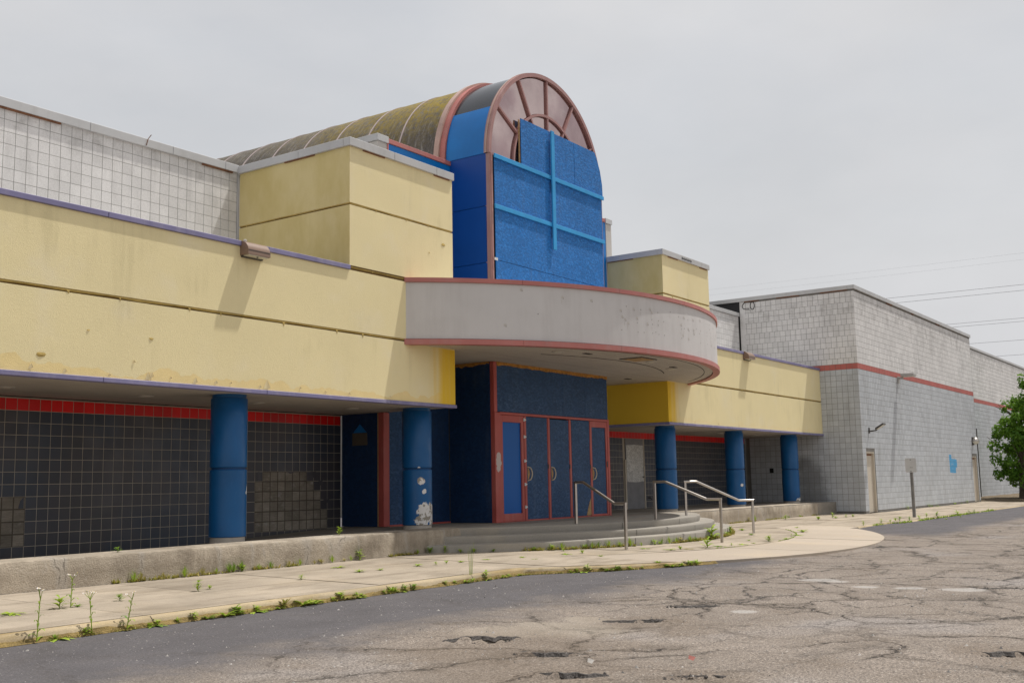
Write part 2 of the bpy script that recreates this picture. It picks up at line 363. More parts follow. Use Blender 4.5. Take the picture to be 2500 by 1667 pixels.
def concrete(name, col, stain=.5, dark=(.17,.145,.115), warm=(.52,.41,.27), tint=None):
    s = NT(name); x, y, z = s.xyz(); oi = s.n('ShaderNodeObjectInfo')
    c = s.val(col, s.rng(oi.outputs['Random'], 0, 1, .25, .75, False), .93, 1.07)
    c = s.val(c, s.noise(.8, 5, .65), 1-.26*min(1, stain*2), 1+.16*min(1, stain*2))
    c = s.mix(s.rng(s.noise(1.7, 6, .7, st=(.35,1.5,1)), .45, .66, 0., stain), c, dark)
    c = s.mix(s.rng(s.noise(5, 5, .7), .58, .72, 0., stain*.6), c, dark)
    c = s.mix(s.rng(s.noise(.5, 4), .5, .75, 0., .3), c, warm)
    c = s.val(c, s.noise(75, 3, .75), .80, 1.16)
    c = s.mix(s.rng(s.noise(26, 5, .75), .70, .78, 0., .5), c, (.10,.09,.075))
    h = s.math('ADD', s.noise(80, 3, .7), s.math('MULTIPLY', s.noise(9, 4, .6), .6))
    return s.done(c, .93, s.bump(h, .45, .008), 0, .25)
M['walk'] = concrete('sidewalk_concrete', (.385,.325,.255), .62, (.19,.155,.115))
M['apron'] = concrete('newer_apron_concrete', (.42,.355,.285), .10, (.33,.27,.20))
M['kerb'] = concrete('kerb_concrete', (.42,.34,.225), .75, (.24,.17,.07), (.45,.30,.10))
M['step'] = concrete('grey_step_concrete', (.325,.30,.262), .22, (.20,.19,.165))
M['porch'] = concrete('porch_concrete', (.29,.265,.23), .4)
def wallcon():
    s = NT('weathered_concrete_wall'); x, y, z = s.xyz()
    c = s.val((.50,.43,.34), s.noise(1.1, 5, .65), .70, 1.2)
    c = s.mix(s.math('MULTIPLY', s.rng(s.math('ADD', z, s.math('MULTIPLY', s.noise(3, 5, .7), .25)), .18, .50), s.rng(s.noise(1.3, 4, .65), .35, .6, .05, .5)), c, (.23,.19,.145))
    f = s.rng(s.math('MULTIPLY', s.noise(2.6, 6, .7, st=(1.3,1.3,.4)), s.noise(.8, 3)), .22, .40, 0., .6)
    c = s.mix(f, c, (.17,.14,.105))
    c = s.mix(s.rng(s.noise(4, 5, .7, st=(1,1,.3)), .58, .75, 0., .5), c, (.46,.42,.37))
    c = s.val(c, s.noise(65, 3, .75), .76, 1.2)
    c = s.mix(s.rng(s.noise(24, 5, .7), .66, .74, 0., .7), c, (.07,.06,.05))
    cr = s.n('ShaderNodeTexVoronoi', feature='DISTANCE_TO_EDGE'); cr.inputs['Scale'].default_value = .55
    dsp = s.n('ShaderNodeVectorMath', operation='ADD'); nv = s.n('ShaderNodeTexNoise'); nv.inputs['Scale'].default_value = 3; s.put(nv.inputs['Vector'], s.pos)
    sv = s.n('ShaderNodeVectorMath', operation='SCALE'); s.put(sv.inputs[0], nv.outputs['Color']); sv.inputs['Scale'].default_value = .10
    s.put(dsp.inputs[0], s.scaled(None, (.75,0,.12))); s.put(dsp.inputs[1], sv.outputs[0]); s.put(cr.inputs['Vector'], dsp.outputs[0]); cr.inputs['Scale'].default_value = 1.0
    ck = s.math('MULTIPLY', s.rng(cr.outputs['Distance'], 0., .005, .6, 0.), s.rng(s.noise(4, 3), .4, .6)); c = s.mix(s.rng(cr.outputs['Distance'], .003, .035, .3, 0.), c, (.46,.43,.39)); c = s.mix(ck, c, (.06,.05,.04))
    h = s.math('ADD', s.noise(60, 3, .7), s.math('MULTIPLY', s.noise(12, 4, .65), 1.2))
    return s.done(c, .95, s.bump(h, .9, .018), 0, .2)
M['kwall'] = wallcon()
def asphalt():
    s = NT('worn_asphalt'); x, y, z = s.xyz()
    wob = s.math('MULTIPLY', s.math('SUBTRACT', s.noise(.9, 6, .7), .5), 2.6)
    dark = s.math('MAXIMUM', s.math('MULTIPLY', s.rng(s.math('ADD', y, wob), -7.1, -5.6), s.rng(x, 20, 17.5)), s.math('MULTIPLY', s.rng(s.math('ADD', y, s.math('MULTIPLY', wob, .5)), -7.2, -6.4), s.rng(x, 26.5, 28.5)))
    light = s.val((.226,.190,.160), s.noise(.7, 5, .6), .84, 1.14)
    light = s.mix(s.rng(s.noise(1.3, 6, .7), .48, .70, 0., .65), light, (.165,.13,.10))
    light = s.mix(s.rng(s.noise(.35, 3), .55, .72, 0., .35), light, (.27,.26,.265))
    sp, sp2 = s.noise(48, 2, .85), s.noise(120, 2, .8)
    light = s.val(light, s.rng(sp, .36, .64, .25, .75, False), .55, 1.42); light = s.val(light, s.rng(sp2, .35, .65, .25, .75, False), .70, 1.28)
    light = s.mix(s.rng(s.noise(38, 2, .5), .63, .67, 0., .8), light, (.05,.044,.04))
    light = s.mix(s.rng(s.noise(44, 2, .5, vec=s.scaled(None, (1.1,.9,1))), .65, .69, 0., .75), light, (.52,.48,.43))
    dk = s.val((.100,.093,.097), s.noise(1.1, 5), .84, 1.18)
    dk = s.val(dk, s.rng(sp, .36, .64, .25, .75, False), .80, 1.22)
    dk = s.mix(s.rng(s.noise(36, 2, .5), .69, .72, 0., .6), dk, (.40,.38,.36))
    dk = s.mix(s.rng(s.noise(41, 2, .5), .69, .72, 0., .7), dk, (.035,.033,.033))
    c = s.mix(dark, light, dk)
    undark = s.math('SUBTRACT', 1.0, s.math('MULTIPLY', dark, .85))
    def cracks(scale, nsc, amp):
        dv = s.n('ShaderNodeVectorMath', operation='ADD'); nzv = s.n('ShaderNodeTexNoise'); nzv.inputs['Scale'].default_value = nsc; nzv.inputs['Detail'].default_value = 6; nzv.inputs['Roughness'].default_value = .65; s.put(nzv.inputs['Vector'], s.pos)
        sv = s.n('ShaderNodeVectorMath', operation='SCALE'); s.put(sv.inputs[0], nzv.outputs['Color']); sv.inputs['Scale'].default_value = amp
        s.put(dv.inputs[0], s.pos); s.put(dv.inputs[1], sv.outputs[0])
        vo = s.n('ShaderNodeTexVoronoi', feature='DISTANCE_TO_EDGE'); vo.inputs['Scale'].default_value = scale; s.put(vo.inputs['Vector'], s.scaled(dv.outputs[0], (1,1,0))); return vo.outputs['Distance']
    e = cracks(.50, 1.1, 1.2); e2 = cracks(.85, 1.6, .9)
    grain = s.rng(sp, .42, .60)
    keep = s.math('MULTIPLY', s.rng(s.noise(.45, 2), .34, .55), undark)
    halo = s.math('MULTIPLY', s.rng(e, 0., s.rng(s.noise(1.1, 4, .7), .35, .7, .02, .13), .8, 0.), s.math('MULTIPLY', keep, s.rng(grain, 0, 1, 1., .45)))
    line = s.math('MULTIPLY', s.math('MULTIPLY', s.rng(e, 0., s.rng(s.noise(3, 4), .4, .75, .006, .024), 1.0, 0.), keep), s.rng(s.noise(1.6, 4, .7), .30, .42))
    keep2 = s.math('MULTIPLY', s.math('MULTIPLY', s.rng(s.noise(.6, 3), .30, .46), undark), s.rng(x, 9, 14, .35, 1.))
    line2 = s.math('MULTIPLY', s.math('MULTIPLY', s.rng(e2, 0., .030, 1.0, 0.), keep2), s.rng(s.noise(2.3, 4, .7), .34, .52))
    c = s.mix(halo, c, (.085,.068,.054)); c = s.mix(s.math('MAXIMUM', line, line2), c, (.032,.027,.024))
    pale = s.blobs([(15.4,-8.0,-1.4,.26),(11.43,-8.55,-1.4,.15),(14.5,-8.95,-1.4,.18),(14.55,-9.5,-1.4,.19),(14.55,-10.15,-1.4,.26),(15.3,-8.3,-1.4,.15)], 4, .6, .25)
    c = s.mix(s.math('MULTIPLY', pale, .7), c, s.val((.40,.375,.35), sp, .7, 1.25))
    sand = s.blobs([(9.2,-7.7,-1.4,.55),(8.6,-7.3,-1.4,.4),(9.9,-7.5,-1.4,.3)], 2, .7, .3)
    c = s.mix(s.math('MULTIPLY', sand, .5), c, s.val((.37,.32,.26), sp, .75, 1.2))
    dirt = s.blobs([(8.0,-7.9,-1.4,.9),(6.9,-8.8,-1.4,.8),(10.0,-8.15,-1.4,.6),(7.2,-10.1,-1.4,.4),(9.4,-11.8,-1.4,.5)], 2, .9, .6)
    c = s.mix(s.math('MULTIPLY', dirt, .45), c, s.val((.15,.115,.085), sp, .6, 1.4))
    # freshly broken edge of the holes shows the tar
    gn = s.n('ShaderNodeSeparateXYZ'); s.put(gn.inputs[0], s.g.outputs['Normal'])
    c = s.mix(s.rng(gn.outputs[2], .95, .80, 0., .92), c, s.val((.035,.031,.030), sp, .4, 1.9))
    h = s.math('SUBTRACT', s.math('ADD', sp, s.math('MULTIPLY', sp2, .5)), s.math('MULTIPLY', line, 2.5))
    return s.done(c, .92, s.bump(h, .6, .014), 0, .25)
M['asphalt'] = asphalt()
M['soil'] = gmat('mossy_soil', (.22,.155,.055), .95, .4, 6, bs=45, bst=1, bd=.02, speck=.4)
M['tar'] = gmat('broken_tar', (.075,.066,.060), .9, .5, 12, bs=40, bst=1, bd=.02, speck=.4)
def leafmat(name, a, b, tr=.25):
    s = NT(name); oi = s.n('ShaderNodeObjectInfo')
    r1 = s.math('FRACT', s.math('ADD', oi.outputs['Random'], s.g.outputs['Random Per Island']))
    c = s.mix(r1, a, b)
    s.done(c, .55, None, 0, .3)
    t = s.n('ShaderNodeBsdfTranslucent'); s.put(t.inputs['Color'], s.mix(.5, c, (.25,.40,.03)))
    mxs = s.n('ShaderNodeMixShader'); mxs.inputs[0].default_value = tr
    s.t.links.new(s.b.outputs[0], mxs.inputs[1]); s.t.links.new(t.outputs[0], mxs.inputs[2])
    s.t.links.new(mxs.outputs[0], s.t.nodes['Material Output'].inputs['Surface'])
    return s.m
M['weed'] = leafmat('weed_leaf', (.24,.36,.03), (.40,.50,.06))
M['weeddark'] = leafmat('weed_leaf_deep', (.13,.24,.03), (.24,.34,.04))
M['weeddry'] = leafmat('dry_weed', (.30,.25,.07), (.42,.33,.13))
M['moss'] = leafmat('low_moss_and_dry_grass', (.26,.27,.04), (.46,.34,.11), .15)
M['petal'] = gmat('white_petal', (.80,.76,.74), .7, .06, 9)
M['flowereye'] = gmat('yellow_flower_eye', (.65,.45,.05), .7, .1, 9)
M['treeleaf'] = leafmat('maple_leaf', (.05,.14,.014), (.15,.29,.03), .4)
M['bark'] = gmat('bark', (.10,.08,.06), .95, .3, 6, bs=20, bst=1, bd=.02)
M['mulch'] = gmat('mulch', (.16,.12,.075), .95, .35, 5, bs=40, bst=1, bd=.03, speck=.3)
M['pebble'] = gmat('pebble', (.30,.28,.26), .9, .2, 3, rnd=.6)
M['wire'] = gmat('power_cable', (.30,.30,.31), .6, .05)
M['litter'] = gmat('red_litter', (.42,.15,.12), .6, .1)

# ------------------------------------------------------------------ ground
def sstep(a, b, v):
    t = np.clip((v-a)/(b-a), 0, 1); return t*t*(3-2*t)
def vnoise(x, y, f, seed=0):
    """smooth value noise on numpy arrays"""
    r = np.random.default_rng(seed).random((64, 64)); u = x*f; v = y*f
    i = np.floor(u).astype(int); j = np.floor(v).astype(int); a = u-i; b = v-j
    a = a*a*(3-2*a); b = b*b*(3-2*b); g = lambda p, q: r[p % 64, q % 64]
    return (g(i,j)*(1-a)+g(i+1,j)*a)*(1-b)+(g(i,j+1)*(1-a)+g(i+1,j+1)*a)*b
def zwalk(y): return -1.235-.02*max(0., -y-.35)
HOLES = [(8.1,-7.46,.34,.20,.032),(7.72,-8.42,.30,.14,.034),(6.92,-9.05,.34,.16,.045),(7.3,-9.95,.26,.10,.036),(10.1,-7.98,.36,.14,.036),(11.6,-7.86,.30,.08,.02),(9.42,-11.7,.32,.14,.04),(14.9,-10.5,.3,.10,.02),(6.2,-8.75,.34,.16,.04)]
def build_lot():
    xs = np.concatenate([[-3000,-400,-80,-25,-8,0,2.5], np.arange(3.5, 20, .042), np.arange(20, 24, .1), np.arange(24, 46, .22), np.arange(48, 110, 5), [130,200,400,1000,3500]])
    ys = np.concatenate([[-3500,-800,-200,-60,-30,-20,-15], np.arange(-13.2, -3.2, .042), [-2.5,0,5,20,60,200,800,3500]])
    X, Y = np.meshgrid(xs, ys, indexing='ij')
    near = ((X > 3) & (X < 46) & (Y > -13.5) & (Y < -3)).astype(float)
    Z = np.full_like(X, -1.405) + .068*sstep(27, 31, X)*sstep(-14,-6,Y)
    d = np.hypot(X-XC, Y-CY)-11.72
    Z += .020*np.exp(-np.clip(d, 0, None)/.8)*(d > -.25)*sstep(15.5, 17.5, X)*(1-sstep(27,29,X))
    Z += near*sstep(-3.6,-4.6,Y)*((vnoise(X, Y, .45, 3)-.5)*.05 + (vnoise(X, Y, 1.3, 4)-.5)*.018 + (vnoise(X, Y, 5, 5)-.5)*.005)*sstep(-4.0, -6.5, Y)
    rag = (vnoise(X, Y, 6, 8)-.5)*.9 + (vnoise(X, Y, 14, 9)-.5)*.5
    for hx, hy, rx, ry, dep in HOLES:
        dx, dy = X-hx, Y-hy
        u = (dx*.574-dy*.819)/rx; v = (dx*.819+dy*.574)/ry
        q = np.sqrt(u*u+v*v)+rag*.35
        Z -= dep*(1-sstep(.35, 1.0, q))
        Z += near*.010*np.exp(-((q-1.25)/.25)**2)
    nx, ny = X.shape
    V = np.stack([X.ravel(), Y.ravel(), Z.ravel()], 1)
    idx = np.arange(nx*ny).reshape(nx, ny)
    F = np.stack([idx[:-1,:-1].ravel(), idx[1:,:-1].ravel(), idx[1:,1:].ravel(), idx[:-1,1:].ravel()], 1)
    me = bpy.data.meshes.new('parking_lot'); me.from_pydata(V.tolist(), [], F.tolist()); me.materials.append(M['asphalt']); me.shade_smooth()
    o = bpy.data.objects.new('parking_lot', me); place(o, None, (0,0,0)); o['kind'] = 'structure'; o['label'] = 'cracked grey asphalt parking lot with potholes'
    return X, Y, Z
GX, GY, GZ = build_lot()
def lot_z(x, y):
    i = np.searchsorted(GX[:,0], x); j = np.searchsorted(GY[0], y); return float(GZ[min(i, GX.shape[0]-1), min(j, GX.shape[1]-1)])
lot = bpy.data.objects['parking_lot']
def broken_edges():
    r = random.Random(3); ch = MB()
    for hx, hy, rx, ry, dep in HOLES:
        n = 34; mb = MB(); ph = r.uniform(0, 50); sk = r.uniform(-.55, .55)
        for i in range(n):
            t = -1+2*i/(n-1); e = math.sqrt(max(0, 1-t*t)); k = mnoise.noise(Vector((i*.33, ph, 0)))
            U = rx*1.05*t; Vv = ry*(.75*e+.8*mnoise.noise(Vector((i*.17, ph, 1)))+.35*k+.12*mnoise.noise(Vector((i*.9, ph, 3)))+sk*t); d = dep*(.25+.95*e)*(.35+1.1*abs(mnoise.noise(Vector((i*.21, ph, 7)))))*e**.5+.002
            x = hx+U*.574+Vv*.819; y = hy-U*.819+Vv*.574; zt = lot_z(hx+U*.574+(Vv+.12)*.819, hy-U*.819+(Vv+.12)*.574)
            for f, dz in ((.05, .004), (.0, .006), (-.012, -.3*d), (-.03-.02*abs(k), -d)):
                mb.v.append((x+f*.819, y+f*.574, zt+dz))
        for i in range(n-1):
            for k in range(3): mb.f.append((i*4+k, (i+1)*4+k, (i+1)*4+k+1, i*4+k+1))
        make('broken_edge', mb, M['tar'], lot)
        for _ in range(int(16*rx/.3)):
            U = r.uniform(-1, 1)*rx; Vv = r.uniform(-.9, .6)*ry; x = hx+U*.574+Vv*.819; y = hy-U*.819+Vv*.574; z = lot_z(x, y); s_ = r.uniform(.008, .028)
            a = r.uniform(0, 6); ring = [(x+s_*r.uniform(.7,1.3)*math.cos(a+1.257*k), y+s_*r.uniform(.7,1.3)*math.sin(a+1.257*k), z-.004) for k in range(5)]
            ch.add(ring+[(x, y, z+s_*r.uniform(.5,1))], [(k, (k+1) % 5, 5) for k in range(5)])
    make('asphalt_crumbs', ch, M['tar'], lot, fix=False, kind='stuff')
broken_edges()

def arc_y(x, r): 
    q = r*r-(x-XC)**2
    return CY-math.sqrt(q) if q > 0 else 99
def y_in(x): return min(-.36, arc_y(x, 8.2)-.005) if 14 < x < 30 else (-.36 if x < 38.97 else -1.43)
def y_mid(x): return min(-2.25, arc_y(x, 9.75)) if x < 31 else -2.4
def y_out(x): return min(-3.66, arc_y(x, 11.72)) if x < 28.9 else (-4.05 if x < 33 else -4.3)
side = bpy.data.objects.new('sidewalk', None); place(side, None, (20, -2, -1.3)); side['kind'] = 'structure'; side['label'] = 'concrete sidewalk along the building'
def slab(x0, x1, fa, fb, mat, name='slab', dz=0.0, gap=.012, base=-1.55, ns=9):
    xs = [x0+gap/2+(x1-x0-gap)*i/(ns-1) for i in range(ns)]
    A = [(x, fa(x)-gap/2) for x in xs]; B = [(x, fb(x)+gap/2) for x in xs]
    if max(a[1]-b[1] for a, b in zip(A, B)) < .05: return
    mb = MB(); n = ns
    for P, z in ((A, 0), (B, 0)): mb.v += [(x, y, zwalk(y)+dz) for x, y in P]
    for P in (A, B): mb.v += [(x, y, base) for x, y in P]
    for i in range(n-1):
        mb.f.append((i, i+1, n+i+1, n+i)); mb.f.append((n+i, n+i+1, 3*n+i+1, 3*n+i)); mb.f.append((2*n+i, 2*n+i+1, i+1, i))
    mb.f += [(0, n, 3*n, 2*n), (n-1, 2*n-1, 4*n-1, 3*n-1)]
    make(name, mb, mat, side)
P0 = 1.86; xj = [7.39+P0*i for i in range(-4, 42)]
for a, b in zip(xj[:-1], xj[1:]):
    dz = random.uniform(-.004, .006)
    slab(a, b, y_in, y_mid, M['walk'], dz=dz)
    apron = 16.0 < a < 28
    if apron: slab(a, b, y_mid, y_out, M['apron'], dz=random.uniform(-.003, .003))
    else: slab(a, b, y_mid, lambda x: y_out(x)+.15, M['walk'], dz=random.uniform(-.004, .005))
kerb = bpy.data.objects.new('kerb', None); place(kerb, None, (10, -3.7, -1.4)); kerb['kind'] = 'structure'; kerb['label'] = 'worn yellowish concrete kerb between sidewalk and asphalt'
def kerb_piece(x0, x1):
    ns = 26; mb = MB(); xs = [x0+.006+(x1-x0-.012)*i/(ns-1) for i in range(ns)]
    prof = [(.14,0.),(.035,0.),(.0,-.03),(-.012,-.16)]
    for x in xs:
        yo = y_out(x); ch = .018*max(0, mnoise.noise(Vector((x*3.1, 7, 1))))+.03*max(0, mnoise.noise(Vector((x*.9, 2, 1)))-.25)
        for i, (dy, dz) in enumerate(prof): mb.v.append((x, yo+dy+(ch if i == 1 else ch*.5 if i == 2 else 0), zwalk(yo)+dz-(ch*.6 if i in (1, 2) else 0)))
    k = len(prof)
    for i in range(ns-1):
        for j in range(k-1): mb.f.append((i*k+j, (i+1)*k+j, (i+1)*k+j+1, i*k+j+1))
    o = make('kerb_stone', mb, M['kerb'], kerb, smooth=50)
for a, b in zip(xj[:-1], xj[1:]):
    if b < 17.5 or a > 28: kerb_piece(a, b)

# ------------------------------------------------------------------ porch, low walls, steps
def zcurb(x): return -.815-.0042*max(0, 15-x)
def low_wall(x0, x1, yb, label):
    n = max(8, int((x1-x0)/.12)); mb = MB(); prof = []
    for i in range(n):
        x = x0+(x1-x0)*i/(n-1); zt = zcurb(x)
        j = lambda k, a: a*mnoise.noise(Vector((x*4.3, k*3.7, 0)))
        chip = .05*max(0, mnoise.noise(Vector((x*1.7, 9, 4)))-.35)
        for k, (y, z) in enumerate(((-.355, -1.5), (-.355+j(1,.006), -1.05), (-.355+j(2,.006), zt-.05-chip), (-.335+chip, zt-.012+j(3,.008)), (-.30, zt+j(4,.004)), (yb, zt), (yb, -1.5))): prof.append((x, y, z))
    K = 7; mb.v = prof
    for i in range(n-1):
        for k in range(K-1): mb.f.append((i*K+k, (i+1)*K+k, (i+1)*K+k+1, i*K+k+1))
    mb.f += [tuple(range(K)), tuple(range((n-1)*K+K-1, (n-1)*K-1, -1))]
    return make('low_concrete_wall', mb, M['kwall'], None, smooth=35, label=label, category='low wall')
low_wall(3.0, 17.05, .30, 'long weathered concrete wall under the two chipped blue columns, left of the steps')
low_wall(27.2, 37.0, .30, 'low concrete wall under the three far blue columns, right of the steps')
mb = MB()                                # ramp that climbs behind the long low wall, then the level porch
mb.add([(3,.30,-1.42),(17.2,.30,-.825),(17.2,3.06,-.825),(3,3.06,-1.42),(3,.30,-1.6),(17.2,.30,-1.6),(17.2,3.06,-1.6),(3,3.06,-1.6)],[(0,1,2,3),(4,7,6,5),(0,4,5,1),(1,5,6,2),(2,6,7,3),(3,7,4,0)])
make('ramp', mb, M['porch'], None, kind='structure', label='sloping concrete walkway behind the low wall')
def arcpts(r, y_lim, n=64):
    h = math.sqrt(r*r-(CY-y_lim)**2); a0 = math.asin(h/r)
    return [(XC+r*math.sin(-a0+2*a0*i/(n-1)), CY-r*math.cos(-a0+2*a0*i/(n-1))) for i in range(n)]
st = thing('entrance_steps', 'curved grey concrete entrance steps below the boarded doors', 'steps', (XC, -2, -1.27))
for r, zt, zb in ((8.20,-1.105,-1.5), (7.83,-.965,-1.105), (7.48,-.822,-.965)):
    pts = arcpts(r, -.335)
    mb = MB(); n = len(pts); K = 4; vs = []
    for x, y in pts:
        d = Vector((x-XC, y-CY, 0)).normalized()
        vs += [(x-d.x*.02, y-d.y*.02, zb), (x, y, zt-.03), (x-d.x*.012, y-d.y*.012, zt-.006), (x-d.x*.03, y-d.y*.03, zt)]
    mb.v = vs
    for i in range(n-1):
        for k in range(K-1): mb.f.append((i*K+k, (i+1)*K+k, (i+1)*K+k+1, i*K+k+1))
    mb.f.append(tuple(i*K+3 for i in range(n)))
    make('step', mb, M['step'], st, smooth=40)
    jm = MB()
    for ad in ((-24, -9, 6, 21) if r > 8 else (-20.5, -2.5, 13.5, 27)):
        a = R(ad+r); x, y = XC+(r+.002)*math.sin(a), CY-(r+.002)*math.cos(a); t = Vector((math.cos(a), math.sin(a), 0))*.006
        jm.add([(x-t.x, y-t.y, zb+.01), (x+t.x, y+t.y, zb+.01), (x+t.x, y+t.y, zt-.01), (x-t.x, y-t.y, zt-.01)], [(0,1,2,3)])
    make('joint', jm, M['soffitdark'], st)
mb = MB().box(17.2, 38.96, -.345, 3.06, -1.5, -.826)
make('porch_floor', mb, M['porch'], None, kind='structure', label='level concrete porch floor before the doors')
# ------------------------------------------------------------------ building kit
def tile_mesh(w_, h_, d, b, mat, name, axis='y'):
    """a chamfered tile face whose back lies on the wall: axis y faces -y, axis x faces -x"""
    a = [(-w_/2,0,0),(w_/2,0,0),(w_/2,0,h_),(-w_/2,0,h_)]
    c = [(-w_/2,-d+b,0),(w_/2,-d+b,0),(w_/2,-d+b,h_),(-w_/2,-d+b,h_)]
    f = [(-w_/2+b,-d,b),(w_/2-b,-d,b),(w_/2-b,-d,h_-b),(-w_/2+b,-d,h_-b)]
    vs = a+c+f
    if axis == 'x': vs = [(y, -x, z) for x, y, z in vs]
    mb = MB(); mb.v = vs
    mb.f = [(0,1,5,4),(1,2,6,5),(2,3,7,6),(3,0,4,7),(4,5,9,8),(5,6,10,9),(6,7,11,10),(7,4,8,11),(8,9,10,11)]
    return mesh_of(mb, name, mat, (0,0,0), fix=False), mb
def tile_into(mb, proto, x, y, z):
    mb.add([(vx+x, vy+y, vz+z) for vx, vy, vz in proto.v], proto.f)
def holes_wall(mb, u0, u1, z0, z1, holes, fix_lo, fix_hi, axis):
    """box wall in (u,z) with rectangular openings"""
    us = sorted({u0, u1, *[h for q in holes for h in q[:2]]}); zz = sorted({z0, z1, *[h for q in holes for h in q[2:]]})
    us = [u for u in us if u0 <= u <= u1]; zz = [q for q in zz if z0 <= q <= z1]
    for a, b in zip(us[:-1], us[1:]):
        for c, d in zip(zz[:-1], zz[1:]):
            m_, k = (a+b)/2, (c+d)/2
            if any(h[0] < m_ < h[1] and h[2] < k < h[3] for h in holes): continue
            if axis == 'y': mb.box(a, b, fix_lo, fix_hi, c, d)
            else: mb.box(fix_lo, fix_hi, a, b, c, d)
def sealant(parent, p0, p1, z, outn, amp=.016, wedge_len=.5):
    """saggy bead of sealant lying in a groove from p0 to p1 (plan points), facing outn"""
    L = math.hypot(p1[0]-p0[0], p1[1]-p0[1]); n = max(6, int(L/.045)); mb = MB(); ph = random.uniform(0, 9)
    lip = MB()
    for i in range(n):
        t = i/(n-1); s_ = t*L
        sag = amp*(.35+.65*abs(math.sin(s_*math.pi/1.25+ph))**1.5)*(1+.4*mnoise.noise(Vector((s_*2, ph, 0))))
        x = p0[0]+(p1[0]-p0[0])*t; y = p0[1]+(p1[1]-p0[1])*t
        bulge = .003+.010*abs(math.sin(s_*math.pi/1.25+ph+1.2))
        for dz, o_ in ((.018, -.026), (.017, -.012), (.008-sag*.4, -.007), (.004-sag, -.012), (.004-sag, -.028)):
            mb.v.append((x+outn[0]*o_, y+outn[1]*o_, z+dz))
    K = 5
    for i in range(n-1):
        for k in range(K-1): mb.f.append((i*K+k, (i+1)*K+k, (i+1)*K+k+1, i*K+k+1))
    o = make('sealant_strip', mb, M['sealant'], parent, smooth=60)
    s_ = random.uniform(.2, 1.0)                # flat wedges in sealant colour, painted in for small shadows at the seam
    tm = MB()
    while s_ < L-.1:
        t = s_/L; x = p0[0]+(p1[0]-p0[0])*t; y = p0[1]+(p1[1]-p0[1])*t; ux, uy = (p1[0]-p0[0])/L, (p1[1]-p0[1])/L
        wd = random.uniform(.015, .035); dp = random.uniform(.06, .12)*wedge_len*1.6
        tm.add([(x-ux*wd+outn[0]*.004, y-uy*wd+outn[1]*.004, z), (x+ux*wd+outn[0]*.004, y+uy*wd+outn[1]*.004, z), (x+outn[0]*.007, y+outn[1]*.007, z-dp*.45), (x+ux*.01+outn[0]*.003, y+outn[1]*.003, z-dp)], [(0,1,2),(0,2,3),(1,3,2)])
        s_ += random.uniform(.6, 1.9)
    if tm.v: make('seam_shadow_wedge', tm, M['sealant'], parent, kind='stuff')
def trim_run(name, parent, mat, xs, y0, y1, z0, z1):
    for a, b in zip(xs[:-1], xs[1:]):
        make(name, MB().bbox(a+.003, b-.003, y0, y1, z0, z1, .006), mat, parent)
def column(parent, x, label, y=.66):
    c = thing_part('column', parent, (x, y, -.83)); c['label'] = label
    r = .298
    make('shaft', MB().lathe([(r-.012,-.76),(r,-.75),(r,.318),(r-.012,.33)], x, y, 48), M['column'], c, smooth=40)
    make('shaft', MB().lathe([(r-.012,.362),(r,.374),(r,1.488),(r-.01,1.50)], x, y, 48), M['column'], c, smooth=40)
    make('groove_ring', MB().lathe([(r-.025,.325),(r-.025,.368)], x, y, 48), M['colgroove'], c, smooth=40)
    make('collar', MB().lathe([(r-.02,1.495),(r-.02,1.60)], x, y, 48), M['column'], c, smooth=40)
    make('footing', MB().lathe([(r-.015,-.86),(r-.02,-.755)], x, y, 48), M['colbase'], c, smooth=40)
def thing_part(name, parent, loc):
    o = bpy.data.objects.new(name, None); o.empty_display_size = .2; place(o, parent, loc); return o
def soffit(parent, x0, x1, y0, y1, z, mat, pitch=.102, name='soffit_slats'):
    make('soffit_back', MB().box(x0, x1, y0, y1, z+.012, z+.05), M['soffitdark'], parent)
    mb = MB(); y = y0
    while y < y1-.02:
        mb.box(x0, x1, y+.005, min(y+pitch-.005, y1), z, z+.011); y += pitch
    make(name, mb, mat, parent, kind='stuff')
def downlight(parent, x, y, z):
    o = make('recessed_light', MB().lathe([(.085,z-.014),(.13,z-.012),(.13,z+.004)], x, y, 24), M['beige'], parent, smooth=40)
    make('lens', MB().lathe([(.075,z-.017),(.08,z-.010)], x, y, 20), M['lens'], o)
def flakes(parent, pts):
    for x, z, sz in pts:
        a = random.uniform(-.5, .5); mb = MB(); k = sz
        mb.add([(x-k*.35, -.003, z), (x+k*.3, -.003, z+.02*k), (x+k*.1+a*k*.3, -.012, z+k*.95), (x-k*.15, -.008, z+k*.6)], [(0,1,3),(1,2,3)])
        mb.add([(x+k*.3, -.003, z+.01), (x+k*.5, -.022, z+.02), (x+k*.1+a*k*.3, -.014, z+k*.95)], [(0,1,2)])
        make('paint_flake', mb, M['flake'], parent)

